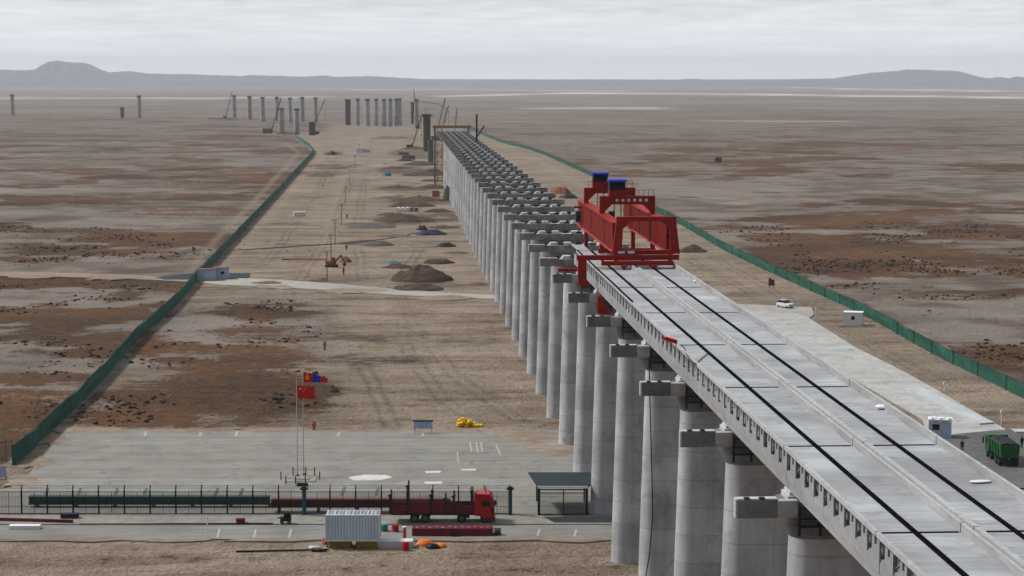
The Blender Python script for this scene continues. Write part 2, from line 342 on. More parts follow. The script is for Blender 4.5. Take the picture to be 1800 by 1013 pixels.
def ell(px, py, cx, cy, rx, ry): return 1 - sst(.55, 1.15, np.hypot((px - cx) / rx, (py - cy) / ry))
def gh(x, y):
    px, py, _ = proj(np.array([x]), np.array([y]), np.array([0.0]))
    return float(relief(np.array([x]), np.array([y]), site_mask(px, py))[0])
def make_ground():
    rr = [4, 12, 25, 40, 60]
    while rr[-1] < 170: rr.append(rr[-1] * 1.03)
    while rr[-1] < 3000: rr.append(rr[-1] * 1.0065)
    while rr[-1] < 24000: rr.append(rr[-1] * 1.018)
    rr = np.array(rr)
    th = np.concatenate([np.linspace(-R(180), -R(19), 36, endpoint=False), np.linspace(-R(19), R(19), 620), np.linspace(R(19), R(180), 37)[1:-1]])
    nr, nt = len(rr), len(th)
    RR, TT = np.meshgrid(rr, th, indexing='ij')
    X = RR * np.sin(TT + PSI); Y = RR * np.cos(TT + PSI)
    px, py, zc = proj(X, Y, np.zeros_like(X))
    site = site_mask(px, py)
    Z = relief(X, Y, site)
    f1 = fbm(X / 70, Y / 70, 21, 5); f2 = fbm(X / 24, Y / 24, 33, 4); f3 = fbm(X / 260, Y / 260, 41, 4); f4 = fbm(X / 9, Y / 9, 55, 3)
    # vegetation: patches of brown marsh outside the fences and in the low-lying corner inside
    marsh = (1 - site)
    inn = np.maximum.reduce([ell(px, py, 400, 600, 235, 70), ell(px, py, 420, 690, 230, 55), ell(px, py, 250, 715, 150, 45), ell(px, py, 480, 560, 150, 40)])
    inn = inn * sst(-5, 10, px - np.interp(py, [p[1] for p in LF][::-1], [p[0] for p in LF][::-1])) * (1 - sst(745, 757, py)) * (1 - sst(560, 640, px + 120 * (f2 - .5)))
    marsh = np.maximum(marsh, inn)
    near_d = sst(300, 470, py)
    veg = marsh * sst(.50, .60, f1 * .6 + f2 * .3 + f4 * .1 + .035 * sst(400, 640, py))
    def P(cx, cy, rx, ry, g=.75): return ell(px, py + 14 * (f2 - .5) + 8 * (f4 - .5), cx, cy, rx, ry) * g
    for e in [(150, 443, 190, 9, .95), (60, 455, 90, 7, .9), (300, 300, 250, 8, .7), (380, 322, 190, 9, .6), (330, 372, 160, 12, .7), (120, 345, 200, 8, .55), (150, 590, 190, 18, .8), (70, 665, 170, 14, .95), (80, 690, 160, 9, .8), (170, 622, 120, 10, .7),
              (430, 672, 150, 26, .95), (420, 703, 130, 14, .9), (470, 585, 130, 22, .75), (330, 640, 90, 16, .8), (130, 730, 110, 12, .8), (300, 735, 120, 10, .6), (500, 730, 60, 14, .7),
              (1560, 432, 190, 14, .8), (1680, 395, 160, 10, .6), (1700, 516, 130, 11, .9), (1600, 505, 60, 9, .75), (1740, 612, 90, 9, .95), (1350, 262, 330, 10, .45), (1560, 300, 320, 10, .35), (1640, 450, 140, 10, .7), (1480, 380, 120, 8, .5), (1300, 400, 90, 6, .5), (1250, 235, 380, 6, .35)]:
        veg = np.maximum(veg, P(*e) * np.where(e[0] > 560, 1 - site, marsh) * (.55 + .45 * sst(.38, .55, f4 * .5 + f2 * .5)))
    pale = marsh * (1 - veg) * sst(.46, .58, fbm(X / 40 + 50, Y / 40, 77, 4)) * .6 * (1 - .75 * sst(700, 1800, zc))
    # pans of dried salt and pale tracks, far and near
    def line(pts, th, g):
        xs = [p[0] for p in pts]; ys = [p[1] for p in pts]
        c = np.interp(px, xs, ys) + (f3 - .5) * 5
        return g * np.exp(-((py - c) / th) ** 2) * sst(xs[0] - 40, xs[0] + 40, px) * (1 - sst(xs[-1] - 40, xs[-1] + 40, px))
    salt = np.zeros_like(px)
    for pts, t, g in [([(-50, 172), (250, 173), (400, 173), (570, 170)], 1.0, .75), ([(780, 170), (1000, 164), (1200, 165), (1400, 167), (1550, 169), (1880, 173)], 1.3, 1.0), ([(1380, 153), (1500, 157), (1880, 162)], .9, .9), ([(560, 158), (800, 158), (1100, 160)], .8, .5), ([(0, 157), (200, 157)], .8, .35), ([(1740, 166), (1880, 168)], .6, .9), ([(920, 190), (1050, 190), (1170, 191)], 1.6, .55), ([(1240, 213), (1500, 213)], .8, .4)]:
        salt = np.maximum(salt, line(pts, t, g))
    tracks = np.zeros_like(px)
    def vline(pts, wd, g):
        ys = [p[1] for p in pts]; xs = [p[0] for p in pts]
        c = np.interp(py, ys, xs); wx = np.interp(py, [ys[0], ys[-1]], wd) 
        return g * np.exp(-((px - c) / wx) ** 2) * sst(ys[0] - 5, ys[0] + 5, py) * (1 - sst(ys[-1] - 8, ys[-1] + 8, py))
    for pts, wd, g in [([(545, 245), (565, 275), (470, 385), (420, 440), (365, 500)], (5, 12), .45), ([(500, 250), (525, 268), (440, 360), (380, 420), (330, 480)], (4, 10), .4), ([(640, 240), (600, 330), (560, 480)], (10, 22), .45), ([(840, 240), (960, 290), (1130, 390), (1330, 500), (1500, 600), (1700, 700)], (8, 25), .35)]:
        tracks = np.maximum(tracks, vline(pts, wd, g))
    dark = np.zeros_like(px)
    ruts = np.zeros_like(px)
    for pts in [[(640, 250), (612, 330), (585, 400), (540, 470), (505, 520), (480, 600), (455, 690)], [(655, 245), (640, 330), (625, 420), (640, 500)], [(600, 260), (560, 330), (500, 420), (450, 480)], [(700, 530), (720, 620), (780, 700), (860, 757)], [(560, 530), (620, 600), (660, 680), (690, 755)], [(740, 430), (700, 500), (720, 560), (800, 660), (940, 756)], [(960, 320), (1060, 370), (1200, 450), (1330, 520)], [(980, 318), (1110, 375), (1270, 462), (1400, 535), (1560, 620), (1690, 690)]]:
        ys = [q[1] for q in pts]; xs = [q[0] for q in pts]; c = np.interp(py, ys, xs) + (f2 - .5) * 14; sp = (py - 142) / 49.3
        fade = sst(ys[0] - 5, ys[0] + 10, py) * (1 - sst(ys[-1] - 10, ys[-1] + 2, py)) * (.35 + .65 * sst(.4, .6, f1))
        for o_ in (-1.05, 1.05): ruts = np.maximum(ruts, fade * np.exp(-((px - c - o_ * sp) / (.30 * sp + .5)) ** 2))
    for e in [(740, 385, 95, 9, .5), (735, 300, 80, 8, .6), (720, 330, 75, 7, .55), (740, 270, 60, 9, .6), (650, 632, 110, 14, .4), (600, 590, 90, 10, .25), (690, 595, 70, 9, .35), (560, 305, 55, 5, .5), (585, 292, 60, 5, .4), (660, 395, 70, 5, .35), (760, 355, 90, 6, .45), (705, 350, 60, 5, .5), (650, 428, 60, 6, .4), (820, 600, 80, 8, .2), (900, 780, 60, 12, -.3), (745, 500, 80, 8, .3), (500, 395, 50, 5, .2), (560, 345, 60, 5, .2)]:
        dark = dark + ell(px, py + 10 * (f2 - .5) + 6 * (f4 - .5), *e[:4]) * e[4] * (.4 + 1.2 * sst(.4, .6, f4))
    dark = np.maximum(dark, ruts * .30)
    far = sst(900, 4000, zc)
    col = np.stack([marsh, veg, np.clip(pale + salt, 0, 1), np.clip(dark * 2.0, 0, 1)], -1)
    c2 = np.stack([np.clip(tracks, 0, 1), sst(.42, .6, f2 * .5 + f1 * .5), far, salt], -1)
    verts = np.stack([X, Y, Z], -1).reshape(-1, 3)
    idx = np.arange(nr * nt).reshape(nr, nt)
    a = idx[:-1, :]; b = np.roll(idx, -1, 1)[:-1, :]; c = np.roll(idx, -1, 1)[1:, :]; d = idx[1:, :]
    quads = np.stack([a, d, c, b], -1).reshape(-1, 4)
    me = bpy.data.meshes.new('ground')
    nv = len(verts); nf = len(quads)
    me.vertices.add(nv + 1); co_ = np.concatenate([verts, [[0, 0, -.3]]]); me.vertices.foreach_set('co', co_.astype(np.float32).ravel())
    tri = np.stack([np.full(nt, nv), idx[0], np.roll(idx[0], -1)], -1)
    loops = np.concatenate([quads.ravel(), tri.ravel()]).astype(np.int32)
    me.loops.add(len(loops)); me.loops.foreach_set('vertex_index', loops)
    st = np.concatenate([np.arange(nf) * 4, nf * 4 + np.arange(nt) * 3]).astype(np.int32)
    me.polygons.add(nf + nt); me.polygons.foreach_set('loop_start', st)
    me.update(calc_edges=True); me.validate()
    me.polygons.foreach_set('use_smooth', [True] * len(me.polygons))
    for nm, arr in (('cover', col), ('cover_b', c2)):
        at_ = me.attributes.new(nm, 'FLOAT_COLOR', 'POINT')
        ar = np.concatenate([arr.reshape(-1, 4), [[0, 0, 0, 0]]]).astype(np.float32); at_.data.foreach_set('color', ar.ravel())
    m = bpy.data.materials.new('ground_earth'); m.use_nodes = True; nt_ = m.node_tree; N = nt_.nodes; L = nt_.links
    bs = N['Principled BSDF']; bs.inputs['Roughness'].default_value = .95; bs.inputs['Specular IOR Level'].default_value = .1
    A = N.new('ShaderNodeAttribute'); A.attribute_name = 'cover'; B = N.new('ShaderNodeAttribute'); B.attribute_name = 'cover_b'
    SA = N.new('ShaderNodeSeparateColor'); L.new(A.outputs['Color'], SA.inputs[0]); SB = N.new('ShaderNodeSeparateColor'); L.new(B.outputs['Color'], SB.inputs[0])
    geo = N.new('ShaderNodeNewGeometry')
    def noise(s, det=5, rough=.6, st=None):
        n = N.new('ShaderNodeTexNoise'); n.inputs['Scale'].default_value = s; n.inputs['Detail'].default_value = det; n.inputs['Roughness'].default_value = rough
        if st:
            mp = N.new('ShaderNodeMapping'); mp.inputs['Scale'].default_value = st; L.new(geo.outputs['Position'], mp.inputs['Vector']); L.new(mp.outputs[0], n.inputs['Vector'])
        else: L.new(geo.outputs['Position'], n.inputs['Vector'])
        return n.outputs['Fac']
    def mix(f, a, b):
        x = N.new('ShaderNodeMixRGB')
        if isinstance(f, float): x.inputs[0].default_value = f
        else: L.new(f, x.inputs[0])
        for i, v in ((1, a), (2, b)):
            if isinstance(v, tuple): x.inputs[i].default_value = (*v, 1)
            else: L.new(v, x.inputs[i])
        return x.outputs[0]
    def rng(v, a, b, c=0.0, d=1.0):
        x = N.new('ShaderNodeMapRange'); x.interpolation_type = 'SMOOTHSTEP'
        for i, q in enumerate((a, b, c, d)): x.inputs[i + 1].default_value = q
        L.new(v, x.inputs[0]); return x.outputs[0]
    nE = noise(.11, 6, .7, (.28, 1.0, 1)); nA = noise(.35, 6, .65); nB = noise(1.4, 5, .65); nC = noise(.06, 5); nD = noise(.018, 4)
    sand = mix(rng(nC, .35, .65), (.255, .200, .150), (.330, .268, .212))
    sand = mix(rng(nA, .50, .64, 0, .45), sand, (.17, .125, .09))
    sand = mix(rng(nE, .49, .60, 0, .68), sand, (.165, .120, .086)); sand = mix(rng(nE, .36, .46, .55, 0), sand, (.38, .315, .255))
    nF = noise(.8, 6, .75); sand = mix(rng(nF, .56, .68, 0, .28), sand, (.12, .086, .06))
    mud = mix(rng(nC, .4, .62), (.135, .105, .085), (.235, .192, .163))
    mud = mix(rng(nE, .50, .60, 0, .5), mud, (.10, .074, .056)); mud = mix(rng(nB, .52, .62, 0, .6), mud, (.11, .085, .07))
    base = mix(SA.outputs[0], sand, mud)
    base = mix(SA.outputs[2], base, (.29, .25, .225))
    vegc = mix(rng(nA, .42, .56), (.046, .025, .014), (.105, .052, .022))
    vegc = mix(rng(nD, .42, .58), vegc, mix(rng(nA, .35, .65), (.165, .070, .020), (.075, .045, .026)))
    thr = node_math(N, L, 'ADD', SA.outputs[1], node_math(N, L, 'MULTIPLY_ADD', nA, 2.2, -1.1))
    thr = node_math(N, L, 'ADD', thr, node_math(N, L, 'ADD', node_math(N, L, 'MULTIPLY_ADD', nB, 1.2, -.6), node_math(N, L, 'MULTIPLY_ADD', nE, 2.4, -1.2)))
    vf = rng(thr, .36, .62, 0, .92)
    base = mix(vf, base, vegc)
    base = mix(SB.outputs[0], base, (.345, .27, .215))
    dk = node_math(N, L, 'MULTIPLY', A.outputs['Alpha'], rng(nA, .3, .65, .35, 1.0))
    base = mix(dk, base, (.066, .046, .036))
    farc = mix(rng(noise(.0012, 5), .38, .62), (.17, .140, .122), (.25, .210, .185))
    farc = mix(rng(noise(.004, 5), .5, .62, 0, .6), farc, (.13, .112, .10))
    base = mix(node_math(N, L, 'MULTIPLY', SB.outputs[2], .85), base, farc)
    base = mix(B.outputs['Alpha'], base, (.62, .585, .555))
    vary = node_math(N, L, 'MULTIPLY', rng(nB, .25, .75, .84, 1.16), rng(nD, .3, .7, .88, 1.12))
    sc_ = N.new('ShaderNodeVectorMath'); sc_.operation = 'SCALE'; L.new(base, sc_.inputs[0]); L.new(vary, sc_.inputs['Scale'])
    L.new(sc_.outputs[0], bs.inputs['Base Color'])
    hgt = node_math(N, L, 'ADD', node_math(N, L, 'MULTIPLY', nA, 1.0), node_math(N, L, 'MULTIPLY', nB, .35))
    bp = N.new('ShaderNodeBump'); bp.inputs['Strength'].default_value = 1.0; bp.inputs['Distance'].default_value = 1.1; L.new(hgt, bp.inputs['Height']); L.new(bp.outputs[0], bs.inputs['Normal'])
    me.materials.append(m)
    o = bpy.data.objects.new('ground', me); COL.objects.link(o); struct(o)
    return (X, Y, Z, veg, zc, px, py)
GR = make_ground()

def sheet(name, pts, z, m, thick=.05, world=False):
    P = [Vector((p[0], p[1], 0)) if world else at(p[0], p[1]) for p in pts]
    b = MB(); b.prism([(p.x, p.y) for p in P], 'z', -.5, z)
    return struct(b.build(name, m))
def ribbon(name, pts, z, m):                           # (px, py, half-thickness in rows)
    b = MB(); ringsL = [at(x, y - t) for x, y, t in pts]; ringsR = [at(x, y + t) for x, y, t in pts]
    vs = []; fs = []
    for a, c in zip(ringsL, ringsR): vs += [(a.x, a.y, z), (c.x, c.y, z), (c.x, c.y, -.5), (a.x, a.y, -.5)]
    for i in range(len(pts) - 1):
        o = i * 4
        for k in range(4): fs.append((o + k, o + (k + 1) % 4, o + 4 + (k + 1) % 4, o + 4 + k))
    fs += [(3, 2, 1, 0), tuple(len(pts) * 4 - 4 + k for k in range(4))]
    b._add(vs, fs); return struct(b.build(name, m))

sheet('concrete_yard', [(112, 757), (1120, 757), (1220, 904), (-70, 904), (-70, 868), (33, 857)], .06, M_yard)
sheet('pavement', [(-90, 906), (1300, 906), (1330, 923), (-100, 923)], .13, M_apron)
sheet('foreground_road', [(-100, 923.3), (1330, 923.3), (1360, 948), (-110, 948)], .03, M_road)
sheet('dark_patch', [(955, 911), (1150, 911), (1160, 921), (975, 921)], .136, M_dkgrey)  # dark flat strip on the pavement before the gate
M_track = mat('track_sand', (.27, .218, .172), .9, .2, .5, var2=.2, scale2=.05, bump=.03)
ribbon('dirt_track', [(-60, 481, 4), (100, 483, 4), (230, 487, 3.5), (330, 492, 3.5), (372, 494, 3.5)], .045, M_track)
hr = ribbon('haul_road', [(352, 494, 3.0), (400, 495, 6.5), (500, 499, 6.5), (600, 506, 6), (700, 514, 5), (790, 519, 4), (900, 524, 3.5)], .05, M_haul)
sheet('dark_patch', [(272, 488), (345, 480), (350, 484), (345, 492), (290, 492)], .056, M_dkgrey)
sheet('dark_patch', [(398, 481), (440, 480.5), (438, 488), (402, 491)], .06, M_dkgrey)
sheet('gravel_turnout', [(1255, 534), (1330, 536), (1426, 541), (1432, 553), (1418, 562), (1370, 566), (1330, 570)], .07, M_haul)
sheet('concrete_pad', [(1290, 549), (1340, 548), (1400, 552), (1419, 558), (1503, 611), (1583, 651), (1648, 687), (1706, 721), (1755, 748), (1790, 770), (1640, 790), (1621, 737), (1499, 666), (1380, 600), (1300, 556)], .08, M_padr)
sheet('asphalt_lot', [(1600, 774), (1700, 762), (1770, 756), (1900, 757), (1900, 960), (1640, 930)], .086, M_aspg)
sheet('concrete_strip', [(1590, 685), (1622, 684), (1690, 718), (1748, 746), (1722, 748), (1660, 718)], .30, M_padw)
sheet('kerb', [(1778, 757), (1900, 757), (1900, 762), (1786, 762)], .25, M_padw)
# painted marks on yard and road
mk = MB()
def mark(x0, y0, x1, y1, wpx, z):
    a = at(x0, y0); c = at(x1, y1); mk.bar((a.x, a.y, z), (c.x, c.y, z), wpx, .008)
for x in (255, 352, 415, 595, 743): mark(x + 2, 759, x - 1, 768, .35, .066)
for x in (837, 826, 845): mark(x, 778, x + 3, 795, .22, .066)
mark(872, 783, 880, 801, .22, .066); mark(826, 782, 872, 781, .16, .066); mark(804, 795, 806, 815, .16, .066)
for x in (383, 447, 509, 945, 1010): mark(x + 3, 931, x - 1, 946, .22, .036)
M_paintw = mat('worn_road_paint', (.40, .40, .385), .8, .3, 2)
mko = struct(mk.build('painted_marking', M_paintw))
for pts in ([(612, 840), (640, 835.5), (678, 836), (690, 840), (668, 845.5), (622, 845.5)], [(747, 829.5), (775, 828.5), (774, 832), (748, 832.5)], [(746, 848), (776, 847.5), (778, 851), (748, 851.5)], [(810, 826), (838, 825), (836, 828), (812, 828)]):
    P = [at(*p) for p in pts]; b = MB(); b.prism([(p.x, p.y) for p in P], 'z', .0, .068); struct(b.build('paint_patch', M_paint))

M_drift = mat('drift_sand', (.25, .20, .155), .95, .25, .5, var2=.2, scale2=.1, bump=.05)
rgd = random.Random(21)
def drift(px, py, wpx, dm):
    p = at(px, py); k = 49.3 / (py - HY); rx = wpx * k / 2; n = 26; b = MB(); rings = []
    ph = rgd.uniform(0, 50)
    for q, z in ((1.0, -.2), (.98, .07), (.7, .10), (.35, .13), (.03, .14)):
        rings.append([(rx * q * math.cos(t) * (.55 + .9 * float(vnoise(np.array([math.cos(t) * 2.2 + ph]), np.array([math.sin(t) * 2.2 + ph]), 3)[0])), dm * q * math.sin(t) * (.4 + 1.1 * float(vnoise(np.array([math.cos(t) * 2.6 + ph]), np.array([math.sin(t) * 2.6]), 7)[0])), z) for t in [2 * math.pi * i / n for i in range(n)]])
    b.loft(rings); o = b.build('sand_drift', M_drift, smooth=True); o.location = (p.x, p.y, 0); o.rotation_euler = (0, 0, -PSI); struct(o)
for px, py, w_, dm in [(150, 757, 130, 2.2), (330, 758, 160, 1.4), (480, 757, 140, 1.8), (640, 758, 180, 1.2), (800, 758, 150, 2.0), (930, 768, 130, 5.0), (985, 790, 110, 4.0), (90, 775, 60, 4.0), (62, 815, 60, 4.0), (40, 845, 60, 4.0), (120, 949, 240, 1.0), (300, 950, 150, .8), (470, 949, 180, .9), (840, 949, 260, 1.0), (1010, 948, 160, 1.3), (250, 905, 160, .35), (200, 488, 90, 5), (620, 512, 120, 5), (780, 524, 100, 5), (480, 505, 90, 5), (60, 487, 90, 5)]: drift(px, py, w_, dm)
# hills on the horizon: ridges with real depth
HP = [(-500, 124), (-250, 120), (-100, 121), (0, 123), (40, 124), (66, 123), (78, 115), (92, 109), (106, 107), (125, 110), (152, 110.5), (168, 116), (182, 123), (196, 128), (232, 125), (262, 129.5), (340, 131), (430, 134), (440, 132), (530, 135), (575, 133), (592, 135.5), (650, 134), (690, 136), (740, 139.2), (900, 139.6), (1190, 140), (1215, 138.6), (1240, 140), (1380, 139.5), (1465, 138), (1490, 133.5), (1510, 131), (1527, 128), (1545, 127.5), (1560, 126), (1575, 125), (1590, 122.5), (1640, 124), (1675, 125), (1690, 127.5), (1705, 132), (1718, 136), (1735, 138), (1750, 135.5), (1768, 138), (1782, 134.5), (1800, 137), (1900, 136), (2200, 130)]
def make_hills():
    xs = np.arange(-500, 2200, 4.0); ys = np.interp(xs, [p[0] for p in HP], [p[1] for p in HP]); b = MB(); rows = [(-3200, 0), (-2300, .12), (-1500, .38), (-800, .72), (-300, .93), (0, 1), (500, .85), (1500, .4), (3000, 0)]
    D = 18000.0; vs = []; fs = []
    for i, (x, y) in enumerate(zip(xs, ys)):
        for j, (dz, g) in enumerate(rows):
            z = D + dz; d = HF * z + RT * ((x - CX) / F * D * (1 + dz / D * .8))
            hh = CAMZ + (HY - y) * D / F / .9946
            n = float(fbm(np.array([x / 9.0]), np.array([dz / 500.0]), 5, 3)[0]) - .5
            h = hh * g * (1 + n * (.8 if g < .8 else .06)) - (3 if g == 0 else 0)
            vs.append((d.x, d.y, h))
    nr = len(rows)
    for i in range(len(xs) - 1):
        for j in range(nr - 1): o = i * nr + j; fs.append((o, o + nr, o + nr + 1, o + 1))
    b._add(vs, fs); o = b.build('hills', M_hill, smooth=True); struct(o)
make_hills()
hz = MB(); hz.box(-25000, 25000, -25000, 25000, -2.0, 330.0)
M_hz = bpy.data.materials.new('haze_air'); M_hz.use_nodes = True; nt = M_hz.node_tree; nt.nodes.remove(nt.nodes['Principled BSDF'])
pv = nt.nodes.new('ShaderNodeVolumePrincipled'); pv.inputs['Anisotropy'].default_value = .08; pv.inputs['Density'].default_value = 6.0e-5; pv.inputs['Color'].default_value = (.82, .90, 1.0, 1)
nt.links.new(pv.outputs[0], nt.nodes['Material Output'].inputs['Volume'])
ho = hz.build('haze', M_hz); ho['kind'] = 'stuff'; ho['label'] = 'thin grey haze in the air over the plain'; ho['category'] = 'haze'

# dry tussocks over the marsh (uncountable)
def tussocks():
    X, Y, Z, veg, zc, px, py = GR
    rg = np.random.default_rng(4)
    sel = np.argwhere((zc > 195) & (zc < 700) & (px > -60) & (px < 1860))
    wgt = veg[sel[:, 0], sel[:, 1]]
    marshm = wgt
    cl_ = sst(.50, .68, fbm(X[sel[:, 0], sel[:, 1]] / 14, Y[sel[:, 0], sel[:, 1]] / 14, 91, 4)); pr = np.where(marshm > .12, .30 * cl_ * (.35 + marshm), .010 * cl_) * (zc[sel[:, 0], sel[:, 1]] / 300.0) ** 2 * .9
    siteY = (py[sel[:, 0], sel[:, 1]] > 752)
    pr = np.where(siteY, .0, pr)
    pxs = px[sel[:, 0], sel[:, 1]]; pys = py[sel[:, 0], sel[:, 1]]
    pr = np.where((marshm < .1) & (pxs > 600) & (pxs < np.interp(pys, [p[1] for p in RF], [p[0] for p in RF])), 0, pr)
    pr = np.where(np.abs(pys - np.interp(pxs, [0, 300, 600, 900], [483, 491, 506, 524])) < 9, np.where(pxs < 900, 0, pr), pr)
    keep = sel[rg.random(len(sel)) < pr]
    if len(keep) > 16000: keep = keep[rg.permutation(len(keep))[:16000]]
    b = MB(); vs = []; fs = []
    for i, j in keep:
        x, y, z = X[i, j] + rg.normal(0, .5), Y[i, j] + rg.normal(0, .8), Z[i, j]
        r = .16 + .5 * rg.random() ** 3; h = r * (.4 + .4 * rg.random()); o = len(vs); n = 6
        for k in range(n):
            t = 2 * math.pi * k / n + rg.random() * .5; q = r * (.7 + .5 * rg.random()); vs.append((x + q * math.cos(t), y + q * math.sin(t), z - .08))
        for k in range(n):
            t = 2 * math.pi * k / n + rg.random() * .6; q = r * (.45 + .4 * rg.random()); vs.append((x + q * math.cos(t), y + q * math.sin(t), z + h * (.45 + .5 * rg.random())))
        vs.append((x + rg.normal(0, r * .2), y + rg.normal(0, r * .2), z + h))
        for k in range(n):
            k2 = (k + 1) % n; fs += [(o + k, o + k2, o + n + k2, o + n + k), (o + n + k, o + n + k2, o + 2 * n)]
    b._add(vs, fs); o = b.build('dry_tussocks', M_tuss)
    tag(o, 'dark brown dry grass tussocks dotted over the marshy ground', 'tussocks', kind='stuff')
tussocks()

# ------------------------------------------------------------------ piers
PC = 26.5                                               # centre line of the viaduct
PY = lambda k: 112.2 + 22.16 * k
def obround(hl, ht, z, n=10, cx=0.0):
    r = ht; s = hl - ht; pts = []
    for k in range(n + 1):
        t = math.pi / 2 + math.pi * k / n; pts.append((cx - s + r * math.cos(t), r * math.sin(t), z))
    for k in range(n + 1):
        t = -math.pi / 2 + math.pi * k / n; pts.append((cx + s + r * math.cos(t), r * math.sin(t), z))
    return pts
ZT = 23.1
M_slab = mat('slab_dark_concrete', (.17, .172, .18), .85, .25, 1.2, var2=.2, scale2=.3)
M_cap2 = mat('bare_cap_concrete', (.25, .255, .265), .85, .3, 1.2, var2=.25, scale2=.3)
def make_pier(root, bare=False):
    b = MB(); b.loft([obround(4.6 - .7 * q, 1.55 - .3 * q, -1.2 + (ZT + 1.2) * q) for q in (0, .25, .5, .75, 1)]); b.build('shaft', M_pier, root, smooth=True)
    b = MB(); b.loft([obround(3.9, 1.25, ZT), obround(4.15, 1.3, ZT + .5), obround(4.75, 1.45, ZT + 1.55), obround(4.75, 1.45, ZT + 2.2)]); b.build('cap', M_cap, root, smooth=True)
    for sx in (-1, 1):                                  # access slab at the end of the cap
        x0, x1 = (4.9, 7.25) if sx > 0 else (-7.25, -4.9)
        b = MB(); b.box(x0, x1, -1.72, -.95, 24.5, 25.55); p = b.build('access_slab', M_cap2 if bare else M_slab, root)
        e = x0 if sx < 0 else x1
        r = MB(); r.box(x0, x1 - .003, -1.60, -.97, 25.552, 25.60); r.build('lit_slab_top', M_pad, p)  # pale top and end strips: sunlit slab edges put into the colour
        r = MB(); r.box(e - .07, e + .07, -1.75, -1.0, 24.5, 25.58); r.build('lit_end_plate', M_lip, p)
        if bare: continue
        for q in (.25, .62):
            r = MB(); xx = x0 + (x1 - x0) * q; r.box(xx - .16, xx + .16, -1.70, -1.4, 25.601, 25.68); r.build('clamp', M_dsteel, p)
        b = MB(); xa, xb = (x1 + .003, x1 + 1.15) if sx < 0 else (x0 - 1.15, x0 - .003)
        b.prism([(-1.80, 24.75), (-1.5, 24.45), (-1.2, 24.45), (-1.2, 25.5), (-1.80, 25.5)], 'x', xa, xb); b.build('bracket', M_lip, root)
        b = MB(); rx0, rx1 = (-3.7, -1.3) if sx < 0 else (1.3, 3.7)
        for z in (24.05, 24.5, 25.1): b.bar((rx0, -2.05, z), (rx1, -2.05, z), .10)
        for x in (rx0, (rx0 + rx1) / 2, rx1): b.bar((x, -2.05, 23.5), (x, -2.05, 25.25), .15); b.bar((x, -2.05, 24.0), (x, -1.3, 24.0), .12)
        b.box(rx0, rx1, -2.05, -1.47, 23.96, 24.0); b.build('railing', M_dsteel, root)
    if bare:
        b = MB(); b.box(-4.897, 4.897, -1.66, -1.1, 24.5, 25.42); b.build('front_beam', M_cap2, root); b = MB(); b.box(-4.6, 4.6, -1.08, 1.2, 25.302, 25.37); b.build('pale_cap_top', M_pad, root)  # thin pale sheet over the cap top, added to lighten it
        rg = random.Random(3)
        for k in range(9):
            x = -4.6 + k * 1.15 + rg.uniform(-.35, .35); y = rg.uniform(-1.0, .9); q = rg.uniform(.18, .5); b = MB(); b.box(x - q, x + q, y - .2, y + .25, 25.28, 25.4 + rg.uniform(.1, .5)); b.build('anchor_block', M_pad if k % 2 else M_dsteel, root)
    for k, x in enumerate((-3.55, -1.5, 1.55, 3.6)):
        b = MB(); b.loft([[(x - w, -w * 1.7, z), (x + w, -w * 1.7, z), (x + w, w * 1.7, z), (x - w, w * 1.7, z)] for w, z in ((.62, 25.28), (.62, 25.60), (.5, 25.605), (.5, 25.79))]); b.build('bearing_pad', M_pad, root)
pier0 = bare0 = None
NP = 38
for k in range(-1, NP):
    if k < 6: lab = ('outermost pier below the deck, at the near edge of the picture' if k < 0 else 'rounded concrete pier carrying the finished deck, %s from the near end' % ORD[k]); g = 'piers under the finished deck'
    elif k == 6: lab = 'rounded concrete pier below the far end of the finished deck, under the red launcher'; g = 'piers under the finished deck'
    else: lab = 'bare concrete pier with a dark flat cap, %s beyond the red girder launcher' % ORD[k - 7] if k < NP - 1 else 'last bare pier of the row, beside the yellow stair tower'; g = 'bare piers waiting for girders'
    loc = (PC, PY(k), 0)
    if k < 7 and pier0 is not None: pr = copy_tree(pier0)
    elif k >= 7 and bare0 is not None: pr = copy_tree(bare0)
    else:
        pr = thing('bridge_pier', lab, 'pier', loc, 0, g); make_pier(pr, k >= 7)
        if k < 7: pier0 = pr
        else: bare0 = pr
    pr.location = loc; tag(pr, lab, 'pier', g)
# cable hanging down a near pier
bs_ = MB(); yk = PY(3)
pts = [(22.75, yk - 1.2, 24.6), (22.85, yk - 1.42, 20), (23.05, yk - 1.5, 14), (23.15, yk - 1.55, 10), (22.9, yk - 1.6, 6.5), (22.4, yk - 1.75, 3.5), (21.75, yk - 1.95, .15)]
bs_.path(pts, .05); tag(bs_.build('hanging_cable', M_cable), 'black cable hanging down the round left end of a near pier', 'cable')

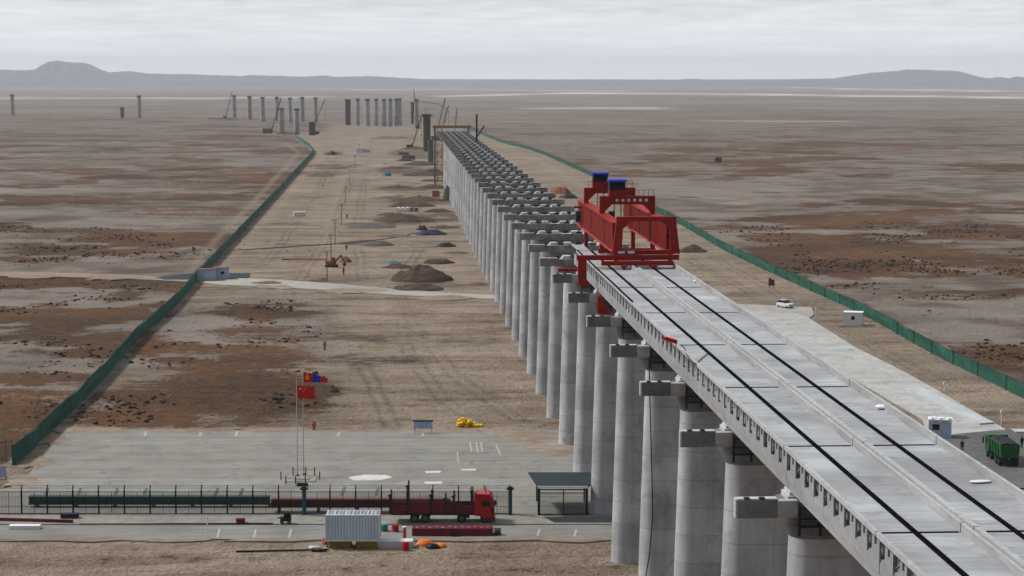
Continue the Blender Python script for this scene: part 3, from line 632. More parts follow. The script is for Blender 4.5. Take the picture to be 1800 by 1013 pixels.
# ------------------------------------------------------------------ deck spans
DZ = 28.3
def make_span(root, Lh, ribs=True):
    """local frame: y from 0 to Lh, x in world metres from the centre line"""
    X = lambda x: x - PC
    g = .05
    def tbeam(xa, xb, wl, wr, nm, fl=None):
        b = MB(); y0, y1 = g, Lh - g; m = (wl + wr) / 2
        prof = [(X(xa), DZ), (X(xb), DZ), (X(xb), DZ - .2), (X(wr) , DZ - .42), (X(wr), 26.45), (X(wr + .3), 26.35), (X(wr + .3), 25.8), (X(fl or wl - .3), 25.8), (X(fl or wl - .3), 26.35), (X(wl), 26.5), (X(wl), DZ - .42), (X(xa), DZ - .2)]
        b.prism(prof, 'y', y0, y1); b.mi = [0] * len(b.f)
        b.mi = [1 if k == 2 else 0 for k in range(len(b.f))]      # the walking surface
        return b.build(nm, [M_beam, M_deck], root)
    tbeam(22.3, 23.97, 23.25, 23.55, 't_beam', 22.55); tbeam(24.25, 26.25, 25.1, 25.45, 't_beam')
    tbeam(27.15, 28.72, 27.9, 28.25, 't_beam'); tbeam(29.0, 31.15, 30.2, 30.55, 't_beam')
    for xa, xb in ((23.97, 24.25), (28.72, 29.0)):
        b = MB(); b.box(X(xa) - .01, X(xb) + .01, g, Lh - g, DZ + .003, DZ + .05); b.build('gap_seal', M_black, root)
    for xa, xb in ((22.3, 26.25), (27.15, 31.15)):
        b = MB(); b.box(X(xa) + .05, X(xb), -.05 , .05, DZ - .25, DZ - .012); b.box(X(xa) + .1, X(xb) - .1, -.11, .11, DZ + .004, DZ + .03); b.build('expansion_joint', M_black, root)
    b = MB(); b.box(X(22.24), X(22.42), g + .02, Lh - g - .02, DZ - .15, DZ + .10); b.build('kerb', M_lip, root)
    b = MB(); b.box(X(26.25), X(26.40), g + .02, Lh - g - .02, DZ - .25, DZ + .42); b.prism([(X(26.40), DZ - .25), (X(26.78), DZ - .25), (X(26.78), DZ + .16), (X(26.40), DZ + .30)], 'y', g + .03, Lh - g - .03); b.build('centre_parapet', M_wall, root)
    b = MB(); b.box(X(26.86), X(27.15), g + .02, Lh - g - .02, DZ - .25, DZ + .26); b.build('kerb', M_lip, root)
    b = MB(); b.box(X(31.15), X(31.30), g + .02, Lh - g - .02, DZ - .25, DZ + .50); b.build('outer_parapet', M_wall, root)
    b = MB(); b.box(X(31.14), X(31.31), g + .02, Lh - g - .02, DZ + .502, DZ + .54); b.build('coping', M_lip, root)
    b = MB(); b.box(X(26.245), X(26.405), g + .02, Lh - g - .02, DZ + .422, DZ + .45); b.build('coping', M_lip, root)
    if ribs:
        n = 9; st = (Lh - .1) / n
        for k in range(n):
            y = .05 + k * st; g_ = 1.25 if k % 4 else .95; b = MB(); y1 = y + st - g_; q = (y1 - y) / 2
            b.prism([(y, 26.35), (y1, 26.35), (y1, DZ - .202), (y + q + .22, DZ - .202), (y + q + .22, DZ - .75), (y + q - .2, DZ - .75), (y + q - .2, DZ - .202), (y, DZ - .202)], 'x', X(22.44), X(22.53)); b.box(X(22.445), X(22.525), y1, y + st - .004, 26.35, 26.92); b.build('rib', M_beam, root)
            if k % 3 == 1:
                b = MB(); b.bar((X(22.3), y1 + .15, DZ - .8), (X(22.6), y1 + .15, DZ - .62), .09); b.build('lifting_hook', M_steel, root)
span0 = None
spw = ['span at the near right corner of the picture', 'second span of the finished deck counted from the near end', 'third span of the finished deck counted from the near end', 'fourth span of the finished deck counted from the near end', 'fifth span of the finished deck counted from the near end', 'span just in front of the red girder launcher', 'span the red girder launcher stands on', 'deck']
for i, k in enumerate(range(-2, 6)):
    lab = 'grey concrete deck ' + (['span cut by the lower right corner of the picture', 'span nearest the camera with a full cross joint in view', 'span, third from the near end, with small white sack at its parapet', 'span, fourth from the near end, beside the pale blue hut', 'span, fifth from the near end, with the red gas bottle', 'span, sixth from the near end', 'span just in front of the red girder launcher', 'span farthest away, under the red girder launcher'][i])
    loc = (PC, PY(k), 0)
    if span0 is None:
        span0 = thing('deck_span', lab, 'bridge deck', loc, 0, 'finished deck spans'); make_span(span0, 22.16)
    else:
        s = copy_tree(span0); s.location = loc; tag(s, lab, 'bridge deck', 'finished deck spans')
a_ = MB(); a_.path([(22.33 - .02 * math.sin(q), PY(3) + 8 + q * (PY(6) - PY(3) - 9) / 14, DZ + .16) for q in range(15)], .09, 8); tag(a_.build('edge_hose', M_black), 'black hose laid along the left edge of the far deck spans', 'hose')
# the newest slab runs on past the last pier, left track only
t = thing('deck_slab_end', 'pale slab of the left track sticking out beyond the launcher', 'bridge deck', (PC, PY(6), 0))
b = MB(); b.prism([(22.3 - PC, DZ), (24.0 - PC, DZ), (24.0 - PC, DZ - .25), (23.3 - PC, DZ - .45), (23.3 - PC, 25.85), (22.85 - PC, 25.85), (22.85 - PC, DZ - .45), (22.3 - PC, DZ - .25)], 'y', .06, 9.5); b.build('t_beam', M_deck, t)
b = MB(); b.box(22.2 - PC, 22.38 - PC, .1, 9.5, DZ - .35, DZ + .10); b.build('edge_form', M_dsteel, t)
b = MB(); b.box(22.4 - PC, 22.6 - PC, .1, 9.5, DZ + .002, DZ + .12); b.build('kerb', M_lip, t)

# ------------------------------------------------------------------ girder launcher
gl = thing('girder_launcher', 'big red girder launching gantry with two blue winch houses on the deck', 'gantry crane', (0, 0, 0))
def P_(b, name, m=M_red, parent=gl): return b.build(name, m, parent)
gl.location = (28, 240, DZ)
G = lambda x, y, z: (x - 28, y - 240, z - DZ)
def gbox(b, x0, x1, y0, y1, z0, z1): return b.box(x0 - 28, x1 - 28, y0 - 240, y1 - 240, z0 - DZ, z1 - DZ)
for xa, xb in ((24.5, 25.5), (30.6, 31.6)):
    b = MB(); gbox(b, xa, xb, 224.0, 267.0, 30.1, 33.2)
    mg = P_(b, 'main_girder', M_redg)
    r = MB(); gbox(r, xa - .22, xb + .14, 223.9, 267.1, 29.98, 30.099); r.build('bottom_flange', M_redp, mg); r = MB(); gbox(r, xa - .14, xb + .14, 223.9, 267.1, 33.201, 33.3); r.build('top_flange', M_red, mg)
    for y in (233, 249):
        r = MB(); gbox(r, xa - .05, xa - .002, y - .12, y + .12, 30.1, 33.2); r.build('stiffener', M_redg, mg)
    r = MB()
    for zz, rr in ((31.7, .42), (30.8, .28)):
        r.tube(G((xa + xb) / 2, 223.98, zz), G((xa + xb) / 2, 223.88, zz), rr, n=14)
    r.build('access_hole', M_black, mg)
def portal(y, xl, xr, ztop, zbot, hb, lw, holes=0, flare=0):
    b = MB(); gbox(b, xl, xr, y - .35, y + .35, ztop - hb, ztop); cb = P_(b, 'portal_beam')
    if holes:
        h = MB()
        for k in range(holes):
            x = xl + 2.1 + k * (xr - xl - 3.2) / (holes - 1); h.tube(G(x, y - .352, ztop - hb * .5), G(x, y - .37, ztop - hb * .5), .2, n=12)
        h.build('lightening_hole', M_white, cb)
    for s, x in ((-1, xl), (1, xr)):
        b = MB(); xi = x + lw if s < 0 else x - lw; f = flare * s
        b.prism([(x - 28, ztop - hb - DZ), (xi - 28, ztop - hb - DZ), (xi - 28 + f * .3, zbot - DZ), (x - 28 + f, zbot - DZ)], 'y', y - 240 - .3, y - 240 + .3)
        P_(b, 'portal_leg')
    for s, x in ((1, xl + lw), (-1, xr - lw)):
        b = MB(); b.prism([(x - 28, ztop - hb - DZ), (x - 28 + s * .9, ztop - hb - DZ), (x - 28, ztop - hb - .9 - DZ)], 'y', y - 240 - .25, y - 240 + .25)
        P_(b, 'knee_brace')
portal(222.4, 24.7, 31.45, 34.1, 29.9, .5, .75, 0, .45)
portal(240.0, 24.6, 31.35, 35.4, 33.3, 1.0, .6, 6)
portal(260.0, 24.6, 31.35, 35.35, 33.3, .75, .6)
for y, zb in ((260.4, 25.4), (240.4, 28.4)):
    for x in (24.7, 30.9):
        b = MB(); gbox(b, x, x + .5, y - .3, y + .3, zb, 29.98); P_(b, 'support_leg')
b = MB(); gbox(b, 24.5, 31.5, 240.05, 240.75, 28.45, 29.0); P_(b, 'lower_tie_beam')
for y in (240.0, 260.0):
    zt = 35.4 if y < 250 else 35.35
    b = MB(); gbox(b, 25.7, 27.7, y - .9, y + .9, zt + .002, zt + .75); wb = P_(b, 'winch_base')
    b = MB(); gbox(b, 25.75, 25.9, y - .85, y + .85, zt + .75, zt + 1.75); gbox(b, 27.5, 27.65, y - .85, y + .85, zt + .75, zt + 1.75); gbox(b, 25.9, 27.5, y + .7, y + .85, zt + .75, zt + 1.75); gbox(b, 25.9, 27.5, y - .85, y - .7, zt + .75, zt + 1.1)
    wh = P_(b, 'winch_house', M_dblue)
    b = MB(); b.prism([(y - 240 - 1.05, zt + 1.752 - DZ), (y - 240 + 1.05, zt + 1.752 - DZ), (y - 240 + .95, zt + 1.98 - DZ), (y - 240, zt + 2.12 - DZ), (y - 240 - .95, zt + 1.98 - DZ)], 'x', 25.6 - 28, 27.8 - 28); b.build('roof', M_blue, wh)
    b = MB(); b.tube(G(26.0, y, zt + 1.15), G(27.4, y, zt + 1.15), .38, n=14); b.build('winch_drum', M_dsteel, wh)
    for x in (26.3, 27.1):
        b = MB(); b.tube(G(x, y - .3, zt), G(x, y - .3, 31.2), .035, n=5); b.tube(G(x + .12, y - .3, zt), G(x + .12, y - .3, 31.2), .035, n=5); b.box(x - 28 - .25, x - 28 + .3, y - 240 - .5, y - 240 - .1, 30.7 - DZ, 31.3 - DZ); P_(b, 'hoist_rope', M_dsteel)
b = MB(); gbox(b, 20.2, 31.75, 221.6, 222.2, 29.25, 29.8); P_(b, 'rear_cross_beam')
b = MB(); gbox(b, 20.35, 21.3, 221.5, 222.3, 26.4, 29.25); b.prism([(20.9 - 28, 27.4 - DZ), (22.0 - 28, 26.4 - DZ), (20.4 - 28, 26.4 - DZ)], 'y', 221.6 - 240, 222.2 - 240); P_(b, 'hanging_leg')
b = MB(); gbox(b, 22.9, 31.0, 220.7, 221.3, 28.72, 29.2); P_(b, 'bogie_beam')
b = MB(); gbox(b, 24.7, 31.2, 222.2, 222.9, 29.82, 30.3); P_(b, 'sill_beam')
for x in (25.35, 28.75):
    b = MB(); gbox(b, x - .28, x + .28, 219.9, 221.0, 28.55, 28.8); bo = P_(b, 'bogie')
    for yy in (220.1, 220.8):
        b = MB(); b.tube(G(x - .12, yy, 28.55), G(x + .12, yy, 28.55), .24, n=14); b.build('wheel', M_redd, bo)
for xa in (24.7, 30.9):
    for y in (224.5,):
        b = MB(); b.bar(G(xa + .2, y, 29.98), G(xa + .2, y, 28.5), .4, .4); P_(b, 'support_leg')
b = MB()
for x in (24.9, 26.0): gbox(b, x, x + .75, 222.05, 222.19, 29.95, 30.22)
P_(b, 'work_lamp', M_white)
b = MB(); b.tube(G(23.7, 262, 31.4), G(24.3, 262, 31.4), .75, n=16); P_(b, 'cable_reel', M_dsteel)
b = MB(); gbox(b, 23.5, 24.6, 261.6, 262.4, 32.55, 32.8); P_(b, 'reel_arm', M_redd)
b = MB()
for k in range(9):
    x = 25.2 + k * .72
    b.bar(G(x, 260.0, 35.36), G(x, 260.0, 36.2), .05)
b.bar(G(25.2, 260, 36.2), G(31, 260, 36.2), .05); P_(b, 'handrail', M_redd)
b = MB()
for k in range(6): b.bar(G(28.2 + k * .6, 240.2, 35.4), G(28.2 + k * .6, 240.2, 36.1), .05)
b.bar(G(28.2, 240.2, 36.1), G(31.3, 240.2, 36.1), .05); P_(b, 'handrail', M_redd)
b = MB(); gbox(b, 26.3, 27.0, 245.0, 245.7, 29.0, 33.2); P_(b, 'jack_column', M_dsteel)
# red steelwork left on the caps
b = MB(); b.box(20.0, 22.4, PY(6) - .3, PY(6) + .2, 25.75, 26.15); b.box(21.0, 21.3, PY(6) - .25, PY(6) + .15, 25.7, 25.75)
tag(b.build('steel_beam', M_red), 'short red steel beam lying on the pier cap left of the launcher', 'steel beam')
b = MB(); b.prism([(20.3, 25.69), (21.9, 25.69), (21.3, 26.2), (20.7, 27.5), (20.3, 27.6)], 'y', PY(4) - 1.2, PY(4) - .9)
tag(b.build('steel_bracket', M_red), 'red triangular steel bracket standing on the pier platform below the launcher', 'bracket')
# small things on the deck
def blob(name, loc, rx, ry, rz, m, label, cat, seed=1, group=None, parent=None, rot=0.0, lump=.25):
    rg = random.Random(seed); b = MB(); rings = []; n = 14
    for i in range(7):
        a = math.pi / 2 * i / 6; r = math.cos(a) if i < 6 else .04; z = math.sin(a)
        rings.append([((rx * r * (1 + lump * (rg.random() - .5)) * math.cos(2 * math.pi * k / n)), ry * r * (1 + lump * (rg.random() - .5)) * math.sin(2 * math.pi * k / n), rz * z * (1 + lump * .6 * (rg.random() - .5))) for k in range(n)])
    rings.insert(0, [(x, y, -.35) for x, y, z in rings[0]])
    b.loft(rings); o = b.build(name, m, parent, smooth=True); o.location = loc; o.rotation_euler = (0, 0, rot)
    if label: tag(o, label, cat, group)
    return o
def on_deck(px, py): p = at(px, py, DZ); return (p.x, p.y, DZ + .02)
def sack(loc, m, label, seed, L_=.5, W_=.3, H_=.28):
    rg = random.Random(seed); b = MB(); rings = []
    for i in range(9):
        t = -1 + i / 4; s = math.sqrt(max(.02, 1 - abs(t) ** 3)); rings.append([(L_ * t, W_ * s * math.cos(a) * (1 + .15 * rg.random()), H_ * (1 + s * math.sin(a)) * .5 + .02) for a in [2 * math.pi * k / 10 for k in range(10)]])
    b.loft(rings); o = b.build('sack', m, smooth=True); o.location = loc; o.rotation_euler = (0, 0, rg.uniform(-.6, .6)); tag(o, label, 'sack')
sack(on_deck(1226, 497), M_white, 'small white sack on the deck edge just in front of the launcher', 1)
sack(on_deck(1552, 720), M_white, 'small white sack lying by the outer parapet of the deck', 2)
sack(on_deck(1723, 849), M_white, 'flat white sack on the deck near the lower right corner', 3, .6, .25, .1)
t = thing('gas_bottle', 'red gas bottle standing on the left edge of the deck', 'gas bottle', on_deck(1189, 606))
b = MB(); b.loft([[(r * math.cos(a), r * math.sin(a), z) for a in [2 * math.pi * k / 12 for k in range(12)]] for r, z in ((.16, 0), (.17, .05), (.17, 1.0), (.12, 1.15), (.06, 1.22))]); bo = b.build('cylinder_body', M_redf, t, smooth=True); t.rotation_euler = (0, R(72), R(200)); t.location.z += .2
b = MB(); b.tube((0, 0, 1.22), (0, 0, 1.38), .035); b.box(-.08, .08, -.03, .03, 1.34, 1.4); b.build('valve', M_dsteel, t)

hp_ = [at(*q, DZ + .06) for q in ((1197, 606), (1203, 612), (1206, 622), (1214, 634), (1222, 640), (1236, 628), (1246, 620))]
b = MB(); b.path(hp_, .035, 6); tag(b.build('gas_hose', M_cable), 'thin black hose trailing from the red gas bottle over the deck', 'hose')
# ------------------------------------------------------------------ long green site fences
def site_fence(name, label, pts, m, hgt, pstep):
    Pw = []
    for (x0, y0), (x1, y1) in zip(pts[:-1], pts[1:]):
        a = at(x0, y0); c = at(x1, y1); n = max(2, int((c - a).length / 6))
        Pw += [a.lerp(c, k / n) for k in range(n)]
    Pw.append(at(*pts[-1]))
    for _ in range(6): Pw = [Pw[0]] + [(Pw[i - 1] + Pw[i] * 2 + Pw[i + 1]) / 4 for i in range(1, len(Pw) - 1)] + [Pw[-1]]
    t = thing(name, label, 'fence', (Pw[0].x, Pw[0].y, 0)); o = Pw[0]
    b = MB(); vs = []; fs = []; rg = random.Random(5)
    for i, p in enumerate(Pw):
        q = p - o; d = (Pw[min(i + 1, len(Pw) - 1)] - Pw[max(i - 1, 0)]).normalized(); nn = Vector((-d.y, d.x, 0)) * .025
        hh = hgt * (1 + rg.uniform(-.10, .05)); sag = nn * rg.uniform(-9, 9)
        for s in (-1, 1):
            vs += [(q.x + nn.x * s, q.y + nn.y * s, -.3), (q.x + nn.x * s + sag.x, q.y + nn.y * s + sag.y, hgt * .5), (q.x + nn.x * s, q.y + nn.y * s, hh)]
    for i in range(len(Pw) - 1):
        k = i * 6
        for j in range(2): fs += [(k + j, k + 6 + j, k + 7 + j, k + 1 + j), (k + 3 + j, k + 4 + j, k + 10 + j, k + 9 + j)]
        fs += [(k + 2, k + 8, k + 11, k + 5)]
    fs += [(0, 1, 4, 3), (1, 2, 5, 4)]
    b._add(vs, fs); b.build('fence_sheet', m, t)
    b = MB(); b.path([(p.x - o.x, p.y - o.y, hgt + .03) for p in Pw], .05, 5); b.build('top_rail', M_post, t)
    acc = 0; last = -1e9; n = 0
    for i in range(len(Pw) - 1):
        acc += (Pw[i + 1] - Pw[i]).length
        if acc - last > pstep and n < 96:
            last = acc; n += 1; q = Pw[i] - o; b = MB(); d = (Pw[i + 1] - Pw[i]).normalized(); nn = Vector((-d.y, d.x, 0)) * .12
            b.bar((q.x + nn.x, q.y + nn.y, -.3), (q.x + nn.x, q.y + nn.y, hgt + .15), .10); b.build('post', M_post, t)
    return t
lf = site_fence('site_fence', 'long dark green sheet fence running along the left of the site', LF, M_gren, 2.5, 9)
rf = site_fence('site_fence', 'long pale green sheet fence running along the right of the site', RF[::-1], M_grenR, 2.2, 11)
for x, y in ((84, 762), (97, 749)):                     # tan strips standing in for torn openings with ground behind
    a = at(x, y); d = (at(92, 754) - at(40, 809)).normalized(); b = MB(); nn = Vector((d.y, -d.x, 0)) * .16
    q = a - Vector((lf.location.x, lf.location.y, 0)) + nn
    b.bar((q.x, q.y, .9), (q.x + d.x * .3, q.y + d.y * .3, 2.1), .05, .8); b.build('torn_opening', M_spoilt, lf)

# ------------------------------------------------------------------ foreground mesh fence
fo = at(490, 905.5); ff = thing('mesh_fence', 'dark green wire mesh fence with angled posts along the foreground road', 'fence', (fo.x, fo.y, 0.06), IMG)
S = 49.3 / (905.5 - HY)                                 # metres per pixel along this fence
fx = lambda px: (px - 490) * S
xs = [36 - 45.4] + [36 + 45.4 * k for k in range(0, 20)]
for i, x in enumerate(xs):
    b = MB(); X0 = fx(x); b.bar((X0, 0, -.2), (X0, 0, 2.75), .17); b.bar((X0, 0, 2.75), (X0, .35, 3.35), .12); b.build('post', M_post, ff)
    if i < len(xs) - 1:
        X1 = fx(xs[i + 1]); b = MB(); b.box(X0 + .09, X1 - .09, -.015, .015, .15, 2.6); b.build('mesh_panel', M_mesh, ff)
        b = MB(); b.bar((X0 + .09, 0, 2.64), (X1 - .09, 0, 2.64), .06); b.bar((X0 + .09, 0, .12), (X1 - .09, 0, .12), .06); b.bar((X0 + .09, 0, .9), (X1 - .09, 0, .9), .03); b.bar(((X0 + X1) / 2, .03, .1), ((X0 + X1) / 2, .03, 2.62), .05)
        for k in range(1, 8): b.bar((X0 + (X1 - X0) * k / 8, .02, .15), (X0 + (X1 - X0) * k / 8, .02, 2.6), .012)
        b.build('panel_frame', M_post, ff)
b = MB(); b.bar((fx(xs[0]), .3, 3.28), (fx(xs[-1]), .3, 3.28), .03); b.bar((fx(xs[0]), .17, 3.02), (fx(xs[-1]), .17, 3.02), .025); b.build('barbed_wire', M_post, ff)
for i, px in enumerate((535, 897)):
    p = at(px, 907); t = thing('gate_pillar', 'teal pillar with dark cap ' + ('in the mesh fence behind the container' if i == 0 else 'in the mesh fence right of the red truck'), 'pillar', (p.x, p.y, .1), IMG, 'teal pillars in the fence')
    b = MB(); b.bbox(-.22, .22, -.22, .22, 0, 2.95, .03); b.build('shaft', M_teal, t)
    b = MB(); b.box(-.42, .42, -.3, .3, 2.952, 3.12); b.box(-.25, .25, -.2, .2, 3.12, 3.3); b.build('pillar_cap', M_dsteel, t)

p = at(24, 812); t = thing('mesh_fence', 'short grey wire fence left of the near end of the green sheet fence', 'fence', (p.x, p.y, 0), IMG)
kk = 49.3 / (812 - HY)
for px in (22, 11, -8, -27):
    b = MB(); b.bar(((px - 24) * kk, 0, -.3), ((px - 24) * kk, 0, 3.0), .09); b.build('post', M_steel, t)
b = MB(); b.box((-27 - 24) * kk, -.1, -.01, .01, .1, 2.7); b.build('mesh_panel', M_mesh, t)
b = MB(); b.bar(((-27 - 24) * kk, 0, 2.75), (-.1, 0, 2.75), .05); b.bar(((-27 - 24) * kk, 0, 1.4), (-.1, 0, 1.4), .03); b.build('rail', M_steel, t)
# gate shelter by the piers
p = at(989, 908); t = thing('gate_shelter', 'flat dark roofed gate shelter with white fascia beside the piers', 'shelter', (p.x, p.y, .06), IMG)
hw = 44 * S
b = MB(); b._add([(-hw, 0, 3.25), (hw, 0, 3.25), (hw + 2.5, 8.2, 3.25), (-hw - 1.0, 8.2, 3.25), (-hw, 0, 3.42), (hw, 0, 3.42), (hw + 2.5, 8.2, 3.42), (-hw - 1.0, 8.2, 3.42)], [(0, 3, 2, 1), (4, 5, 6, 7), (0, 1, 5, 4), (1, 2, 6, 5), (2, 3, 7, 6), (3, 0, 4, 7)]); b.build('roof', M_dkgrey, t)
b = MB(); b.box(-hw - .02, hw, -.1, -.003, 3.2, 3.44); b.build('fascia', M_white, t)
for x in (-hw + .15, hw - .1):
    b = MB(); b.bar((x, .15, 0), (x, .15, 3.24), .3); b.build('post', M_dsteel, t)
for x in (-hw + .0, hw - .1):
    b = MB(); b.bar((x, 7.9, 0), (x, 7.9, 3.24), .18); b.build('post', M_dsteel, t)
b = MB(); b.bar((-hw + .3, .15, 2.62), (hw - .2, .15, 2.62), .09); b.bar((-hw + .3, .15, 3.0), (hw - .2, .15, 3.0), .12); b.bar((-hw + .3, .15, .1), (hw - .2, .15, .1), .1); b.bar((.1, .15, .1), (.1, .15, 3.0), .12)
gt = b.build('gate_frame', M_dsteel, t)
b = MB(); b.box(-hw + .32, .04, .13, .17, .15, 2.57); b.box(.16, hw - .22, .13, .17, .15, 2.57); b.build('gate_mesh', M_mesh, gt)

# steel beams lying behind the fence
def ibeam(px0, px1, py, h, m, label, wdt=.9, z0=.3, name='steel_girder'):
    a = at(px0, py); c = at(px1, py); d = c - a; L_ = d.length; t = thing(name, label, 'steel girder', (a.x, a.y, .06), math.atan2(d.y, d.x))
    b = MB(); b.box(0, L_, 0, wdt, z0, z0 + .12); b.box(0, L_, 0, wdt, z0 + h - .12, z0 + h); b.box(0, L_, wdt * .3, wdt * .7, z0 + .12, z0 + h - .12); b.build('beam_body', m, t)
    n = int(L_ / 2.2)
    for k in range(n + 1):
        x = .05 + k * (L_ - .2) / n; b = MB(); b.box(x, x + .1, .04, wdt * .3, z0 + .121, z0 + h - .121); b.build('stiffener', m, t)
    b = MB()
    k = .8
    while k < L_: b.box(k, k + .25, -.1, wdt + .1, -.05, z0); k += 4.5
    b.build('timber_bearer', M_wood, t)
    return t
M_gsteel = mat('green_steel', (.030, .068, .056), .6, .25, 2)
ibeam(50, 474, 893, .95, M_gsteel, 'long dark green steel girder lying behind the mesh fence')
M_redb = mat('red_girder_paint', (.15, .015, .024), .6, .25, 2)
ibeam(476, 792, 902, .95, M_redb, 'long dark red steel girder on bearers behind the container and lorry', .9, .55)
for i, x in enumerate((76, 134, 199, 250, 376, 420, 600, 660)):
    p = at(x, 886.5 if i < 6 else 884); t = MB(); z0 = 1.28
    t.prism([(-.2, 0), (.25, 0), (.55, 1.0), (.25, 1.15)], 'y', -.04, .04); o = t.build('white_plate', M_white); o.location = (p.x, p.y + 1.1, 0.6); o.rotation_euler = (R(-8), 0, IMG)
    tag(o, 'white tilted plate behind the fence, %s from the left' % ORD[i], 'plate', 'white plates behind the fence')

# ------------------------------------------------------------------ vehicles
def wheel(parent, x, y, r, w_, axis='y'):
    b = MB(); d = (0, 1, 0) if axis == 'y' else (1, 0, 0)
    b.tube((x - d[0] * w_ / 2, y - d[1] * w_ / 2, r), (x + d[0] * w_ / 2, y + d[1] * w_ / 2, r), r, n=18); wo = b.build('wheel', M_tyre, parent)
    b = MB(); b.tube((x - d[0] * (w_ / 2 + .015), y - d[1] * (w_ / 2 + .015), r), (x + d[0] * (w_ / 2 + .015), y + d[1] * (w_ / 2 + .015), r), r * .52, n=12); b.build('rim', M_rim, wo)
# red stake-bed lorry, side on, cab to the right
p = at(684, 922); t = thing('stake_truck', 'long red flatbed lorry with upright stakes parked by the fence', 'truck', (p.x, p.y, .13), IMG); k = 49.3 / (922 - HY)
LX = lambda px: (px - 684) * k
b = MB(); b.box(.2, LX(862), .75, 1.0, .75, 1.05); b.box(.2, LX(862), 1.5, 1.75, .75, 1.05); b.box(LX(806), LX(826), .15, .75, .55, 1.05); b.build('chassis', M_dsteel, t)
b = MB(); b.box(0, LX(834), 0, 2.5, 1.1, 1.3); b.box(0, LX(834), 0, .06, 1.3, 2.0); b.box(0, LX(834), 2.44, 2.5, 1.3, 2.0); b.box(0, .06, .06, 2.44, 1.3, 2.0); bed = b.build('bed', M_redd, t)
for px_, hh in ((686, 3.3), (717, 4.35), (758, 3.3), (783, 2.9), (798, 3.2)):
    b = MB(); b.bar((LX(px_), -.04, 1.15), (LX(px_), -.04, hh), .22); b.bar((LX(px_) - .25, -.04, hh - .2), (LX(px_) + .25, -.04, hh - .02), .15); b.build('stake', M_dsteel, bed); b = MB(); b.bar((LX(px_), 2.54, 1.15), (LX(px_), 2.54, hh), .18); b.build('stake', M_dsteel, bed)
b = MB(); b.bar((LX(686), -.04, 2.35), (LX(798), -.04, 2.35), .1); b.build('stake_rail', M_redd, bed)
b = MB(); b.box(LX(828), LX(833), .05, 2.45, 1.3, 3.4); b.bar((LX(830), .1, 3.5), (LX(830), 2.4, 3.5), .35); b.build('headboard', M_dsteel, t)
cx0, cx1 = LX(834.5), LX(870)
b = MB(); b.prism([(cx0, .85), (cx1, .55), (cx1, 1.7), (cx1 - .22, 2.9), (cx1 - .55, 3.25), (cx0 + .25, 3.32), (cx0, 3.1)], 'y', .03, 2.47); cab = b.build('cab', M_redc, t)
b = MB(); b.prism([(cx0 + .85, 1.95), (cx1 - .42, 1.85), (cx1 - .5, 2.45), (cx0 + .85, 2.55)], 'y', .0, .028); b.build('side_window', M_glass, cab)
b = MB(); b.prism([(cx1 - .38, 1.75), (cx1 - .1, 1.7), (cx1 - .02, .9), (cx1 - .16, .8), (cx1 - .3, 1.3)], 'y', .0, .028); b.build('door_trim', M_black, cab)
b = MB(); b.prism([(cx1 + .01, 1.75), (cx1 + .03, 1.75), (cx1 - .17, 2.85), (cx1 - .2, 2.85)], 'y', .2, 2.3); b.build('windscreen', M_glass, cab)
b = MB(); b.box(cx1 - .05, cx1 + .25, -.15, .05, 2.05, 2.55); b.bar((cx1 - .1, .05, 2.6), (cx1 + .15, -.1, 2.6), .05); b.build('mirror', M_dsteel, cab)
b = MB(); b.box(cx1 - .05, cx1 + .08, .1, .4, .75, .95); b.build('headlight', M_white, cab)
b = MB(); b.tube((cx0 + 1.3, .4, 3.3), (cx0 + 1.3, .4, 4.1), .05); b.build('exhaust_stack', M_dsteel, t)
b = MB(); b.box(cx0 + .9, cx1 - .1, .035, 2.465, .3, .552); b.box(cx1 - .15, cx1 + .1, .1, 2.4, .3, .60); b.build('bumper', M_redd, t)
for px_ in (729, 748, 812, 853):
    for yy in (.28, 2.2): wheel(t, LX(px_), yy, .52, .36)
# low red steel deck pieces in front of the lorry
p = at(724, 943); k2 = 49.3 / (943 - HY); t = thing('steel_formwork', 'dark red steel formwork box with white bolts lying by the lorry', 'formwork', (p.x, p.y, .03), IMG)
Lw = 143 * k2; b = MB(); b.bbox(0, Lw, 0, 1.6, 0, .85, .06); b.build('shell', M_redd, t)
b = MB()
for i in range(12): b.box(.5 + i * .7, .62 + i * .7, .2 + .5 * (i % 2), .32 + .5 * (i % 2), .85, .93)
b.build('bolt', M_white, t)
b = MB(); b.box(Lw * .48, Lw * .56, -.25, .0, 0, .55); b.build('end_bracket', M_dsteel, t)
p = at(874, 941); t = thing('pump_set', 'small grey green pump on a dark frame at the end of the red formwork', 'pump', (p.x, p.y, .03), IMG)
b = MB(); b.box(-.45, .45, -.3, .5, 0, .12); b.bar((-.4, -.25, .1), (-.4, -.25, .8), .06); b.bar((.4, -.25, .1), (.4, -.25, .8), .06); b.bar((-.4, -.25, .8), (.4, -.25, .8), .06); b.build('frame', M_dsteel, t)
b = MB(); b.tube((-.3, .1, .45), (.35, .1, .45), .3, n=14); b.build('motor', M_gform, t)
